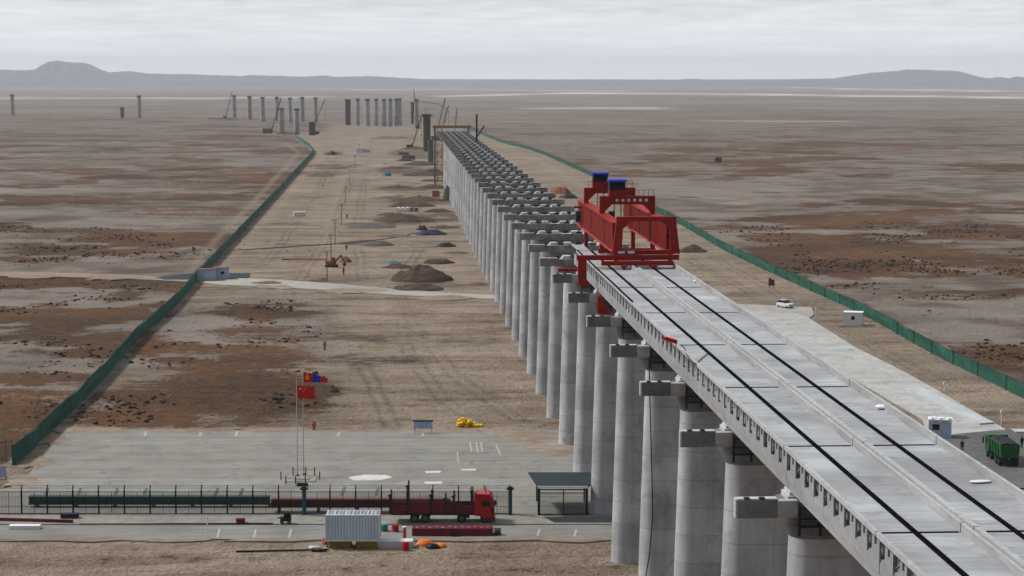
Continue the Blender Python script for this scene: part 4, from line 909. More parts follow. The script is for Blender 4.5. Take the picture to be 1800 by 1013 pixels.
# green dump truck
def dump_truck(loc, rz, m, label, group=None, load=True):
    t = thing('dump_truck', label, 'truck', loc, rz, group)
    b = MB(); b.box(-.9, -.6, .1, 7.6, .75, 1.05); b.box(.6, .9, .1, 7.6, .75, 1.05); b.box(-1.15, 1.15, .0, .12, .55, .8); b.build('chassis', M_dsteel, t)
    b = MB(); b.prism([(-1.12, 1.15), (1.12, 1.15), (1.28, 2.85), (1.20, 2.85), (1.05, 1.25), (-1.05, 1.25), (-1.20, 2.85), (-1.28, 2.85)], 'y', .1, 5.8); b.box(-1.24, 1.24, 5.8, 5.95, 1.15, 3.1)
    for q in (1.1, 2.4, 3.7, 5.0): b.bar((-1.2, q, 1.2), (-1.36, q, 2.8), .12, .06); b.bar((1.2, q, 1.2), (1.36, q, 2.8), .12, .06)
    body = b.build('tipper_body', m, t)
    b = MB(); b.prism([(-1.13, 1.12), (1.13, 1.12), (1.28, 2.8), (-1.28, 2.8)], 'y', .02, .098); b.bar((-1.2, .0, 1.9), (1.2, .0, 1.9), .12, .05); b.build('tailgate', m, body)
    if load:
        b = MB(); rings = []; rg = random.Random(2)
        for i in range(8): rings.append([(x, .15 + i * .8, 1.3 if x in (-1.15, 1.15) and False else z * (1 + .06 * rg.random())) for x, z in ((-1.17, 2.7), (-.7, 2.86 + .08 * (i % 3)), (0, 2.95), (.7, 2.9), (1.17, 2.7), (.9, 1.4), (-.9, 1.4))])
        b.loft(rings); b.build('load', M_load, body)
    b = MB(); b.prism([(6.15, .8), (8.05, .8), (8.05, 1.9), (7.85, 2.9), (6.3, 3.0), (6.15, 2.8)], 'x', -1.2, 1.2); cab = b.build('cab', m, t)
    b = MB(); b.prism([(8.06, 1.75), (8.075, 1.75), (7.9, 2.75), (7.88, 2.75)], 'x', -1.05, 1.05); b.build('windscreen', M_glass, cab)
    b = MB(); b.prism([(6.7, 1.8), (7.7, 1.75), (7.65, 2.5), (6.7, 2.55)], 'x', -1.22, -1.201); b.build('side_window', M_glass, cab)
    for s in (-1, 1):
        b = MB(); b.box(s * 1.5 - .1, s * 1.5 + .1, 7.7, 7.8, 1.7, 2.5); b.bar((s * 1.2, 7.75, 2.5), (s * 1.5, 7.75, 2.5), .05); b.build('mirror', M_dsteel, cab)
    for s in (-1, 1):
        b = MB(); b.box(s * .95 - .12, s * .95 + .12, -.03, -.001, .62, .75); b.build('tail_light', M_redc, t)
    for yy in (.95, 2.3, 5.3, 7.1):
        for s in (-1, 1): wheel(t, s * .98, yy, .53, .5 if yy < 3 else .32, 'x')
    return t
p = at(1775, 822); dump_truck((p.x, p.y, .09), IMG + R(1), M_trkg, 'green dump truck with a dark load, rear towards the camera')
p = at(707, 282); dump_truck((p.x, p.y, 0), IMG + R(-80), M_orgd, 'distant dump truck with rusty orange body beside the spoil heaps')
# white car
p = at(1380, 541); t = thing('parked_car', 'small white car parked at the end of the concrete pad', 'car', (p.x, p.y, .08), IMG + R(212))
def ring(y, hw, z0, z1, sh=.85): return [(-hw, y, z0), (hw, y, z0), (hw * 1.02, y, (z0 + z1) * .5), (hw * sh, y, z1), (-hw * sh, y, z1), (-hw * 1.02, y, (z0 + z1) * .5)]
b = MB(); b.loft([ring(-2.1, .75, .35, .8), ring(-1.9, .85, .28, .98), ring(-.9, .88, .25, 1.05), ring(.6, .88, .25, 1.05), ring(1.7, .86, .28, 1.0), ring(2.1, .78, .35, .85)]); bd = b.build('body', M_carw, t, smooth=True)
b = MB(); b.loft([ring(-1.85, .78, .98, 1.02), ring(-1.35, .74, 1.0, 1.55, .88), ring(.2, .74, 1.0, 1.6, .88), ring(1.15, .78, 1.0, 1.06)]); b.build('glasshouse', M_glass, bd)
b = MB(); b.loft([ring(-1.4, .64, 1.56, 1.60), ring(-.5, .66, 1.57, 1.65), ring(.25, .64, 1.58, 1.64)]); b.build('roof', M_carw, bd)
for s in (-1, 1):
    b = MB(); b.box(s * .6 - .14, s * .6 + .14, 2.02, 2.14, .68, .82); b.build('headlight', M_white, bd)
for yy in (-1.3, 1.35):
    for s in (-1, 1): wheel(t, s * .76, yy, .33, .22, 'x')

# ------------------------------------------------------------------ container and clutter by the road
p = at(572, 964); kc = 49.3 / (964 - HY)
t = thing('shipping_container', 'pale blue corrugated container propped on ochre boards beside the road', 'container', (p.x, p.y, gh(p.x, p.y)), IMG)
cw = 96 * kc; zb = .85; ch = 2.85
b = MB(); n = int(cw / .16); prof = []
b.box(.06, cw - .06, .1, 2.35, zb + .1, zb + ch - .08)
for i in range(int((cw - .3) / .32)):
    x = .18 + i * .32; b.prism([(x, .04), (x + .06, -.0), (x + .16, -.0), (x + .22, .04), (x + .22, .1), (x, .1)], 'z', zb + .16, zb + ch - .16)
b.build('corrugated_wall', M_cont, t)
b = MB()
for x in (0, cw - .14): b.box(x, x + .14, -.03, .11, zb, zb + ch); b.box(x, x + .14, 2.3, 2.44, zb, zb + ch)
b.box(.14, cw - .14, -.02, .1, zb, zb + .15); b.box(.14, cw - .14, -.02, .1, zb + ch - .15, zb + ch); b.box(.14, cw - .14, 2.31, 2.43, zb, zb + .15); b.box(.14, cw - .14, 2.31, 2.43, zb + ch - .15, zb + ch)
b.build('corner_frame', M_white, t)
b = MB(); b.box(.12, cw - .12, .1, 2.31, zb + ch - .078, zb + ch - .04)
b.build('roof_panel', M_contr, t)
b = MB(); rg = random.Random(12)
for i in range(14):
    x = .3 + i * (cw - .7) / 13 + rg.uniform(-.06, .06); b.box(x, x + rg.uniform(.1, .22), .25 + rg.uniform(0, .5), 2.2, zb + ch - .039, zb + ch - .01)
b.build('roof_bow', M_steel, t)
for i, (x0, x1, y0, z1, lab) in enumerate(((.35, 2.6, .25, .78, 'stack of ochre boards under the left end of the container'), (3.3, 5.4, -.1, .84, 'stack of ochre boards under the right end of the container'))):
    b = MB(); rg = random.Random(i); z = 0.0
    while z < z1 - .05: b.box(x0 + rg.uniform(-.15, .15), x1 + rg.uniform(-.15, .15), y0 + rg.uniform(-.06, .06), 2.3, z - (.2 if z == 0 else 0), min(z + .115, z1)); z += .12
    o = b.build('board_stack', M_yeld); o.location = t.location; o.rotation_euler = (0, 0, IMG); tag(o, lab, 'boards', 'board stacks under the container')
def place(px, py, z=None):
    p = at(px, py); return (p.x, p.y, gh(p.x, p.y) if z is None else z)
def boxstack(name, px, py, w_, d_, h_, layers, m, label, cat, rz=0.0, seed=0, z=None):
    rg = random.Random(seed); b = MB(); lh = h_ / layers
    for i in range(layers):
        j = rg.uniform(-.08, .08); b.box(-w_ / 2 + j, w_ / 2 + j + rg.uniform(-.05, .05), 0 + rg.uniform(-.04, .04), d_ + rg.uniform(-.04, .04), i * lh - (.25 if i == 0 else 0), (i + 1) * lh - .02)
    o = b.build(name, m); o.location = place(px, py, z); o.rotation_euler = (0, 0, IMG + rz); return tag(o, label, cat)
boxstack('foam_board_stack', 693, 963, 3.9, 1.5, .78, 4, M_foam, 'stack of white foam boards right of the container', 'boards', R(-1), 5)
blob('orange_cover', place(747, 956), .95, .7, .62, M_org, 'orange plastic cover crumpled beside the white boards', 'cover', 3)
blob('orange_cover', place(774, 960), .7, .6, .45, M_org, 'smaller orange cover at the right of the black bundle', 'cover', 4)
blob('black_bundle', place(761, 962), .75, .5, .5, M_tarp, 'black bundle between the two orange covers', 'bundle', 5)
def drum(px, py, m, label, r=.3, h=.9, z=None, lying=False):
    t = thing('drum', label, 'drum', place(px, py, z)); b = MB(); n = 16
    b.loft([[(q * math.cos(a), q * math.sin(a), zz) for a in [2 * math.pi * k / n for k in range(n)]] for q, zz in ((r * .96, 0), (r, .04), (r, h * .33), (r * 1.05, h * .35), (r, h * .37), (r, h * .64), (r * 1.05, h * .66), (r, h * .68), (r, h - .03), (r * .96, h))]); b.build('drum_shell', m, t, smooth=True)
    b = MB(); b.tube((0, 0, h + .001), (0, 0, h + .03), r * .9, n=n); b.build('lid', m, t)
    if lying: t.rotation_euler = (0, R(88), 0); t.location.z += r
    return t
drum(675, 934, M_teald, 'teal steel drum standing right of the container', .42, .85)
drum(695, 935, M_redc, 'red steel drum standing behind the white boards', .38, .85)
drum(713, 966, M_redf, 'small bright red drum in front of the white boards', .34, .85)
t = thing('marker_post', 'tall pink and white post standing by the red drum', 'post', place(711, 948)); b = MB(); b.tube((0, 0, -.2), (0, 0, 1.35), .2, n=12); b.build('post', M_pink, t); b = MB(); b.tube((0, 0, 1.35), (0, 0, 1.5), .21, n=12); b.build('white_band', M_white, t)
t = MB(); t.tube((0, 0, -.3), (0, 0, 2.85), .06); o = t.build('white_pole', M_white); o.location = place(365, 950); tag(o, 'thin white pole standing at the road edge', 'pole')
a = at(415, 970); c = at(578, 967); b = MB(); b.tube((a.x, a.y, .02), (c.x, c.y, .05), .09); tag(b.build('black_pipe', M_black), 'long thin black pipe lying on the sand in the foreground', 'pipe')
# rubble of boards and cloth left of the container
rg = random.Random(8)
for i, (px_, py_, w_, h_, m, lab) in enumerate(((552, 962, 1.6, .25, M_foam, 'broken white sheet lying left of the container'), (560, 968, 1.9, .3, M_tarp, 'dark sheet crumpled beside the black pipe end'), (580, 960, .9, .45, M_tarpb, 'dark blue bundle under the left corner of the container'), (571, 955, .6, .7, M_pink, 'pink plastic bundle at the corner of the container'))):
    b = MB(); rings = []; n = 10
    for zz, q in ((-.2, 1), (h_ * .5, .95), (h_, .6)): rings.append([(w_ / 2 * q * math.cos(2 * math.pi * k / n) * rg.uniform(.7, 1.1), .35 * q * math.sin(2 * math.pi * k / n) * rg.uniform(.7, 1.1), zz * rg.uniform(.8, 1.1)) for k in range(n)])
    b.loft(rings); o = b.build('debris_bundle', m); o.location = place(px_, py_); tag(o, lab, 'bundle')
# things on the pavement at the left
boxstack('equipment_case', 122, 914, 1.9, .9, .55, 1, M_tarpb, 'dark blue equipment case on the pavement at the left', 'case', 0, 1, .13)
boxstack('equipment_case', 421, 921, .9, .6, .45, 1, M_redd, 'small dark red case on the pavement edge', 'case', 0, 2, .13)
t = thing('compressor', 'small black compressor on wheels on the pavement left of the container', 'compressor', place(502, 923, .13), IMG); b = MB(); b.tube((-.6, .3, .5), (.6, .3, .5), .3, n=12); b.build('tank', M_dsteel, t); b = MB(); b.box(-.2, .55, 0, .6, .7, 1.05); b.box(-.95, -.55, .2, .4, .55, .65); b.build('motor', M_black, t)
for x in (-.4, .4): wheel(t, x, .0, .22, .12)
a = at(-10, 917); c = at(128, 921); b = MB(); b.bar((a.x, a.y, .3), (c.x, c.y, .3), .35, .3); d = (c - a)
tag(b.build('red_pipe', M_redd), 'dark red square pipe lying along the pavement at the far left', 'pipe')
for q in ():
    pass
boxstack('concrete_block', 43, 931, 3.4, .9, .4, 1, M_white, 'low white concrete block on the road at the far left', 'block', 0, 3, .03)
a = at(140, 924.5); c = at(480, 923.2); b = MB(); b.path([(a.lerp(c, q / 8).x, a.lerp(c, q / 8).y + .04 * math.sin(q * 2), .2) for q in range(9)], .06); tag(b.build('road_hose', M_black), 'black hose lying along the pavement edge', 'hose')
# blue panel at left edge
t = thing('notice_board', 'narrow bright blue notice board at the left edge of the picture', 'notice board', place(5, 842), IMG); b = MB(); b.box(-.45, .45, -.03, .03, .35, 1.75); b.build('panel', M_bluebd, t); b = MB(); b.bar((-.4, .06, -.3), (-.4, .06, 1.7), .07); b.bar((.4, .06, -.3), (.4, .06, 1.7), .07); b.build('legs', M_dsteel, t)
t = thing('notice_board', 'wide pale blue notice board with dark top rail on the sand', 'notice board', place(744, 762), IMG); b = MB(); b.box(-1.3, 1.3, -.03, .03, .75, 1.75); pn = b.build('panel', M_bluebd, t)
b = MB()
for x in (-.45, .0, .45): b.box(x - .02, x + .02, -.045, -.031, .75, 1.75)
b.build('panel_seam', M_steel, pn)
b = MB(); b.box(-1.4, 1.4, -.08, .08, 1.752, 1.95); b.build('top_rail', M_dsteel, t)
for x in (-1.2, 1.2): b = MB(); b.bar((x, .08, -.3), (x, .08, 1.75), .08); b.build('leg', M_dsteel, t)
# heap of yellow sacks
rg = random.Random(6); base = place(823, 750)
ys = 0
for i in range(44):
    lay = 0 if i < 20 else (1 if i < 33 else (2 if i < 41 else 3)); x = rg.uniform(-2.2, 2.2) * (1 - .27 * lay) - .2 * lay; y = rg.uniform(0, 1.2)
    b = MB(); rings = []
    for q in range(9):
        tt = -1 + q / 4; s = math.sqrt(max(.03, 1 - abs(tt) ** 3)); rings.append([(.40 * tt, .28 * s * math.cos(a) * (1 + .35 * rg.random()), .2 * s * math.sin(a) * (1 + .3 * rg.random())) for a in [2 * math.pi * k / 9 for k in range(9)]])
    b.loft(rings); o = b.build('yellow_sack', M_yel, smooth=True); o.location = (base[0] + x, base[1] + y, base[2] + .16 + .30 * lay); o.rotation_euler = (rg.uniform(-.4, .4), rg.uniform(-.5, .5), rg.uniform(0, 3))
    tag(o, 'yellow sack in the heap on the sand behind the yard', 'sack', 'yellow sacks in one heap')

# ------------------------------------------------------------------ flags
def flagpole(px, py, top_px, label):
    p = at(px, py); h = (py - top_px) * 49.3 / (py - HY); t = thing('flagpole', label, 'flagpole', (p.x, p.y, .06), IMG, 'flagpoles in the yard')
    b = MB(); b.tube((0, 0, 0), (0, 0, h), .07, .035, 12); b.build('pole', M_lip, t, smooth=True)
    b = MB(); b.tube((0, 0, h), (0, 0, h + .16), .09, .02, 10); b.build('finial', M_yelf, t)
    b = MB(); b.tube((0, 0, 0), (0, 0, .25), .22, .16, 12); b.build('base_collar', M_steel, t)
    return t, h
def cloth(w_, h_, x0, z1, waves, droop, m, name, twist=0.0, nx=14, nz=8, amp=.12, segs=None):
    vs = []; fs = []; b = MB()
    for s in (-.012, .012):
        for i in range(nx + 1):
            for j in range(nz + 1):
                u = i / nx; v = j / nz; sh = 1 - twist * u
                vs.append((x0 + w_ * u, amp * math.sin(u * waves + v * .8) * u ** .5 + s, z1 - droop * u ** 1.4 - h_ * ((v - .5) * sh + .5)))
    n1 = (nx + 1) * (nz + 1)
    for s in (0, 1):
        for i in range(nx):
            for j in range(nz):
                a = s * n1 + i * (nz + 1) + j; fs.append((a, a + 1, a + nz + 2, a + nz + 1)); 
                b.mi.append(segs(i / nx) if segs else 0)
    b.v = vs; b.f = fs
    return b, m
t, h = flagpole(523, 838, 668, 'flagpole with the red five-star flag standing in the yard')
b, m = cloth(2.1, 1.6, .12, h - .6, 6, .1, M_redf, 'flag'); fl = None
o = thing('flag', 'red flag with yellow stars flying from the left flagpole', 'flag', t.location, IMG)
fo_ = b.build('cloth', M_redf, o, smooth=True)
def star(b, cx, cz, r, y, a0=0.0):
    pts = []
    for k in range(10):
        q = r if k % 2 == 0 else r * .4; a = math.pi / 2 + a0 + math.pi * k / 5; pts.append((cx + q * math.cos(a), cz + q * math.sin(a)))
    b.prism(pts, 'y', y, y + .01)
b = MB(); z0 = h - .6; star(b, .48, z0 - .38, .24, -.115)
for dx, dz in ((.85, -.14), (1.0, -.30), (1.0, -.52), (.85, -.68)): star(b, dx, z0 + dz, .08, -.15, .4)
b.build('stars', M_yelf, fo_)
t, h = flagpole(534, 836, 651, 'flagpole with the red and blue striped flag behind the other pole')
o = thing('flag', 'red blue and red striped flag with yellow emblem streaming from the right flagpole', 'flag', t.location, IMG)
b, m = cloth(3.0, 1.35, .12, h - .1, 5, .35, None, 'flag', .55, amp=.22, segs=lambda u: 0 if u < .30 else (1 if u < .68 else 0))
fo_ = b.build('cloth', [M_redf, M_bluf], o, smooth=True)
b = MB(); z0 = h - .72
b.box(.40, .48, -.26, -.25, z0 - .32, z0 + .18); b.box(.72, .80, -.26, -.25, z0 - .32, z0 + .18); b.box(.5, .70, -.26, -.25, z0 - .3, z0 - .24); b.box(.5, .70, -.26, -.25, z0 + .06, z0 + .12); b.tube((.6, -.25, z0 - .08), (.6, -.262, z0 - .08), .1, n=14); b.tube((.6, -.25, z0 + .24), (.6, -.262, z0 + .24), .09, n=14); b.prism([(.52, z0 + .32), (.68, z0 + .32), (.6, z0 + .5)], 'y', -.26, -.25)
b.build('emblem', M_yelf, fo_)
p = at(529, 848); t = thing('flag_plinth', 'low concrete plinth with chained bollards round the flagpoles', 'plinth', (p.x, p.y, .062), IMG)
b = MB(); b.bbox(-1.8, 1.8, -.2, 3.0, -.03, .10, .03); b.bbox(-.9, .9, .5, 2.3, .1, .2, .03); b.build('plinth_step', M_apron, t)
for x, y in ((-1.7, -1.4), (-.5, -1.4), (.7, -1.4), (-2.6, 1.2), (2.2, 1.2), (-1.4, 4.0), (.2, 4.0), (1.3, 4.0)):
    b = MB(); b.tube((x, y, -.05), (x, y, .95), .07, n=8); b.tube((x, y, .95), (x, y, 1.05), .1, .03, 8); b.build('bollard', M_dsteel, t)
b = MB(); b.bar((-1.7, -1.4, .7), (.7, -1.4, .7), .03); b.bar((-1.4, 4.0, .7), (1.3, 4.0, .7), .03); b.build('chain', M_dsteel, t)
boxstack('bench', 530, 856, 1.3, .35, .4, 1, M_dsteel, 'short dark bench in front of the flag plinth', 'bench', 0, 2, .07)

# ------------------------------------------------------------------ huts and sheds
def hut(name, px, py, w_, d_, h_, mw, mr, rz, label, cat='hut', win=(), door=None, over=.12, mside=None, bumps=0):
    p = at(px, py); t = thing(name, label, cat, (p.x, p.y, 0.0), IMG + rz)
    b = MB(); b.box(-w_ / 2, w_ / 2, 0, d_, -.3, h_); b.mi = [0] * 6
    if mside: b.mi = [0, 0, 1, 0, 0, 0]
    b.build('wall', [mw, mside or mw], t)
    b = MB(); b.box(-w_ / 2 - over, w_ / 2 + over, -over, d_ + over, h_ + .002, h_ + .14); rf = b.build('roof', mr, t)
    if bumps:
        for k in range(bumps):
            o = blob('roof_sack', (-w_ / 2 + .4 + k * (w_ - .8) / (bumps - 1), .3 + .4 * (k % 2), h_ + .15), .42, .35, .28, M_white, None, None, k, parent=rf)
    for x, z, ww, hh in win:
        b = MB(); b.box(x - ww / 2, x + ww / 2, -.03, -.003, z, z + hh); wo = b.build('window', M_glass, t)
        b = MB(); b.box(x - ww / 2 - .06, x + ww / 2 + .06, -.045, -.031, z - .06, z); b.box(x - ww / 2 - .06, x + ww / 2 + .06, -.045, -.031, z + hh, z + hh + .06); b.build('frame', mw, wo)
    if door:
        x, ww, hh = door; b = MB(); b.box(x - ww / 2, x + ww / 2, -.04, -.003, 0, hh); do = b.build('door', mside or M_hutb, t); b = MB(); b.box(x + ww / 2 - .14, x + ww / 2 - .08, -.09, -.041, 1.0, 1.12); b.build('handle', M_dsteel, do)
    b = MB(); 
    for x in (-w_ / 2, w_ / 2 - .1): b.box(x - .01, x + .11, -.02, -.002, 0, h_); 
    b.build('corner_trim', mw, t); return t
hut('site_hut', 1499, 572, 3.7, 2.6, 2.5, M_white, M_white, R(-14), 'white cabin with dark window beside the right hand fence', 'cabin', win=[(.0, 1.1, .7, .75)])
hut('site_hut', 1652, 771, 3.1, 2.4, 2.5, M_white, M_white, R(-12), 'pale blue cabin with sacks on its roof beside the concrete pad', 'cabin', win=[(-.55, 1.15, .95, .85)], mside=M_hutb, bumps=5)
hut('storage_shed', 362, 494, 4.4, 3.0, 2.75, M_shed, M_roofb, R(4), 'left of two pale blue sheds by the left fence, the larger', 'shed', door=(.3, 1.6, 2.1), over=.25)
hut('storage_shed', 389, 491.5, 3.5, 3.2, 2.8, M_shed, M_roofb, R(4), 'right of two pale blue sheds by the left fence, the smaller', 'shed', win=[(.3, 1.3, .9, .7)], over=.2)
# red board on the right plain, small signs
t = thing('sign_board', 'dark red board on two legs on the sand right of the viaduct', 'sign', place(1356, 507), IMG + R(-25)); b = MB(); b.box(-.75, .75, -.04, .04, .7, 2.2); b.prism([(-.75, 2.2), (.1, 2.2), (-.3, 2.6), (-.6, 2.5)], 'y', -.035, .035); b.build('panel', M_redd, t)
for x in (-.55, .6): b = MB(); b.bar((x, .08, -.3), (x, .08, 2.1), .1); b.build('leg', M_dsteel, t)
for px_, py_, hh, lab in ((1760, 749, 2.1, 'thin pale post with small box at the corner of the concrete pad'), (1660, 690, 1.5, 'thin pale post half way along the concrete pad'), (1434, 556, 1.4, 'thin pale post at the far corner of the concrete pad')):
    t = thing('site_post', lab, 'post', place(px_, py_)); b = MB(); b.tube((0, 0, -.3), (0, 0, hh), .06); b.build('post', M_white, t); b = MB(); b.box(-.18, .18, -.12, .12, hh - .15, hh + .3); b.build('box_head', M_white, t)
t = thing('barrier', 'small black barrier at the parapet in the lower right corner', 'barrier', place(1795, 872, .09), IMG); b = MB(); b.bar((-1.2, 0, .8), (1.5, 0, .8), .15); b.build('rail', M_dsteel, t)
for x in (-1.1, 1.2): b = MB(); b.bar((x, 0, 0), (x, 0, .8), .12); b.build('leg', M_dsteel, t)

# ------------------------------------------------------------------ people
def person(px, py, rz, label, step=.12):
    p = at(px, py); t = thing('person', label, 'person', (p.x, p.y, .09), rz)
    J = [(0, 0, .93, .14, .11), (0, 0, 1.15, .145, .10), (0, .01, 1.38, .17, .11), (0, .01, 1.50, .06, .06), (0, .015, 1.58, .075, .085), (0, .02, 1.68, .078, .095), (0, .015, 1.76, .05, .06)]
    E = [(0, 1), (1, 2), (2, 3), (3, 4), (4, 5), (5, 6)]
    for s in (-1, 1):
        o = len(J); J += [(s * .19, .0, 1.40, .06, .06), (s * .25, -.02, 1.14, .045, .045), (s * .25, .08, .90, .034, .034), (s * .25, .12, .80, .035, .022)]
        E += [(2, o), (o, o + 1), (o + 1, o + 2), (o + 2, o + 3)]
        for f in range(4):
            q = len(J); J.append((s * (.235 + .012 * f), .13 + .008 * f, .72, .009, .009)); E.append((o + 3, q))
        q = len(J); J.append((s * .225, .16, .78, .010, .010)); E.append((o + 3, q))
        o = len(J); J += [(s * .09, .0, .86, .09, .09), (s * .10, s * step * .4, .48, .065, .065), (s * .10, s * step - .03, .09, .045, .045), (s * .11, s * step + .13, .045, .045, .035)]
        E += [(0, o), (o, o + 1), (o + 1, o + 2), (o + 2, o + 3)]
    me = bpy.data.meshes.new('person_body'); me.from_pydata([j[:3] for j in J], E, []); ob = bpy.data.objects.new('tmp', me); COL.objects.link(ob)
    md = ob.modifiers.new('Skin', 'SKIN'); md.use_smooth_shade = True
    for v, j in zip(me.skin_vertices[0].data, J): v.radius = j[3:5]
    me.skin_vertices[0].data[0].use_root = True
    sd = ob.modifiers.new('Sub', 'SUBSURF'); sd.levels = 1; sd.render_levels = 1
    dg = bpy.context.evaluated_depsgraph_get(); m2 = bpy.data.meshes.new_from_object(ob.evaluated_get(dg)); bpy.data.objects.remove(ob)
    m2.materials.clear()
    for m in (M_cloth, M_cloth2, M_skin): m2.materials.append(m)
    for f in m2.polygons:
        c = f.center; f.material_index = 2 if (c.z > 1.49 or (abs(c.x) > .2 and c.z < .86)) else (1 if c.z < .92 and abs(c.x) < .2 else 0); f.use_smooth = True
    m2.name = 'body'; bo = bpy.data.objects.new('body', m2); COL.objects.link(bo); bo.parent = t
    b = MB(); n = 12; b.loft([[(.092 * q * math.cos(2 * math.pi * k / n), -.005 + .108 * q * math.sin(2 * math.pi * k / n), z) for k in range(n)] for q, z in ((.95, 1.67), (1.02, 1.72), (.8, 1.785), (.3, 1.81))]); b.build('hair', M_hair, t, smooth=True)
    b = MB(); b.prism([(.09, 1.655), (.125, 1.63), (.09, 1.625)], 'x', -.012, .012); b.build('nose', M_skin, bo)
    b = MB()
    for s in (-1, 1): b.box(s * .032 - .012, s * .032 + .012, .098, .107, 1.662, 1.674)
    b.build('eyes', M_black, bo)
    b = MB(); b.box(-.025, .025, .092, .101, 1.592, 1.602); b.build('mouth', M_pink, bo)
    b = MB()
    for s in (-1, 1): b.box(s * .085 - .01, s * .085 + .01, -.01, .03, 1.62, 1.68)
    b.build('ears', M_skin, bo)
    return t
person(1691, 797, IMG + R(150), 'person in dark clothes standing between the pale blue cabin and the green truck')
person(1796, 790, IMG + R(20), 'person in dark clothes standing right of the green truck', .05)

# ------------------------------------------------------------------ heaps of spoil
def mound(px, py, wpx, hpx, m, label, depth=None, seed=0, group='heaps of spoil beside the viaduct', name='spoil_heap', peaks=1):
    p = at(px, py); k = 49.3 / (py - HY); rx = wpx * k / 2; hh = hpx * k * (.78 if name == 'spoil_heap' else 1); ry = depth or rx * .8
    n = 40; b = MB(); rings = []
    for i in range(12):
        q = 1 - i / 11.0; rg_ = []
        for a_ in range(n):
            a = 2 * math.pi * a_ / n; x = rx * q * math.cos(a); y = ry * q * math.sin(a)
            nz = float(fbm(np.array([math.cos(a) * 1.5 + seed * 3]), np.array([math.sin(a) * 1.5]), seed, 3)[0]); e = .75 + .5 * nz
            n2 = float(fbm(np.array([x / rx * 2.6 + seed]), np.array([y / ry * 2.6]), seed + 5, 4)[0])
            n3 = float(fbm(np.array([x / 1.6 + seed]), np.array([y / 1.6]), seed + 9, 3)[0]) - .5; z = hh * ((1 - q ** 2.0) ** .95) * (.25 + 1.15 * n2) + .5 * n3 * (1 - q) ** .3
            rg_.append((x * e, y * e, z - (.4 if i == 0 else 0)))
        rings.append(rg_)
    b.loft(rings); o = b.build(name, m, smooth=True); o.location = (p.x, p.y + 0 * ry, gh(p.x, p.y)); tag(o, label, 'heap', group); return o
MD = [(772, 462, 60, 13, M_spoil, 'brown heap just right of the largest heap'), (700, 470, 60, 9, M_spoil, 'low brown heap left of the largest heap'), (800, 445, 50, 5, M_spoilt, 'low tan bank beside the feet of the piers'), (690, 378, 60, 6, M_spoil, 'low brown ridge left of the broad heap'), (770, 372, 60, 7, M_spoil, 'low brown ridge right of the broad heap'), (700, 330, 60, 5, M_spoil, 'thin brown ridge above the row of pipes'), (760, 318, 50, 5, M_spoil, 'thin brown ridge below the yellow stair tower'), (700, 296, 60, 5, M_spoil, 'thin brown ridge left of the far brown heap'), (780, 400, 60, 5, M_spoil, 'low brown ridge by the piers above the black tarpaulin'), (690, 415, 70, 5, M_spoilt, 'low tan ridge between the two grey heaps'), (840, 500, 40, 6, M_spoilt, 'small tan heap at the pier feet by the haul road'), (730, 262, 60, 6, M_spoil, 'brown bank behind the far timber stack'), (738, 492, 120, 34, M_spoil, 'largest brown spoil heap beside the viaduct, above the haul road'), (735, 508, 100, 14, M_spoil, 'low brown spoil ridge in front of the largest heap'), (715, 388, 110, 16, M_spoil, 'broad brown heap below the white pipes'), (722, 362, 90, 12, M_spoil, 'long brown heap above the white pipes'), (655, 399, 90, 8, M_spoilg, 'flat grey heap in the middle of the site'), (665, 431, 60, 11, M_spoilg, 'rounded grey heap left of the black tarpaulin'), (735, 352, 100, 9, M_spoil, 'brown ridge behind the long heap'),
      (745, 308, 90, 9, M_spoil, 'brown heap left of the yellow stair tower'), (738, 290, 70, 10, M_spoil, 'brown heap at the foot of the dark scaffold'), (560, 310, 55, 8, M_spoilt, 'tan heap near the bend of the left fence'), (585, 296, 60, 8, M_spoilt, 'second tan heap near the bend of the left fence'), (608, 460, 24, 14, M_spoilt, 'small tan heap beside the rusty excavator'), (1217, 442, 62, 14, M_spoil, 'brown heap between the launcher and the right fence'), (585, 271, 40, 6, M_spoilt, 'small tan heap beside the dark tent'), (760, 330, 60, 8, M_spoil, 'dark brown heap at the feet of the far piers'), (790, 352, 26, 40, M_spoilg, 'tall stack of rubble against the far piers'), (585, 688, 26, 16, M_spoil, 'clod of earth right of the flags'), (470, 498, 60, 6, M_spoilt, 'low tan bank along the haul road'), (560, 493, 40, 7, M_spoilt, 'small tan bank above the haul road'), (690, 243, 90, 5, M_spoilt, 'far tan bank in front of the distant piers')]
for i, (a, bb, c, d, m, lab) in enumerate(MD): mound(a, bb, c, d, m, lab, seed=i + 1)
for i, (a, bb, c, d, m, lab) in enumerate([(757, 412, 60, 9, M_tarpb, 'navy tarpaulin over a heap beside the piers'), (742, 404, 22, 9, M_tarp, 'black bundle at the end of the navy tarpaulin'), (783, 433, 38, 7, M_tarp, 'black tarpaulin over a small heap by the piers'), (712, 283, 34, 6, M_tarpb, 'navy tarpaulin far up the site'), (680, 309, 18, 8, M_tarpt, 'bright teal tarpaulin on the site'), (583, 272, 22, 6, M_tarp, 'dark tent shaped cover near the bend of the left fence'), (760, 303, 34, 6, M_tarp, 'black cover by the yellow stair tower'), (735, 349, 36, 5, M_tarpb, 'navy cover behind the brown ridge'), (690, 463, 30, 5, M_tarpt, 'grey blue sheet left of the largest heap'), (985, 340, 42, 15, M_orgd, 'rust brown tarpaulin over machinery right of the bare piers'), (1000, 348, 36, 8, M_tarp, 'black sheet below the rust brown tarpaulin')]):
    mound(a, bb, c, d, m, lab, seed=i + 40, group='tarpaulins on the site', name='tarpaulin')
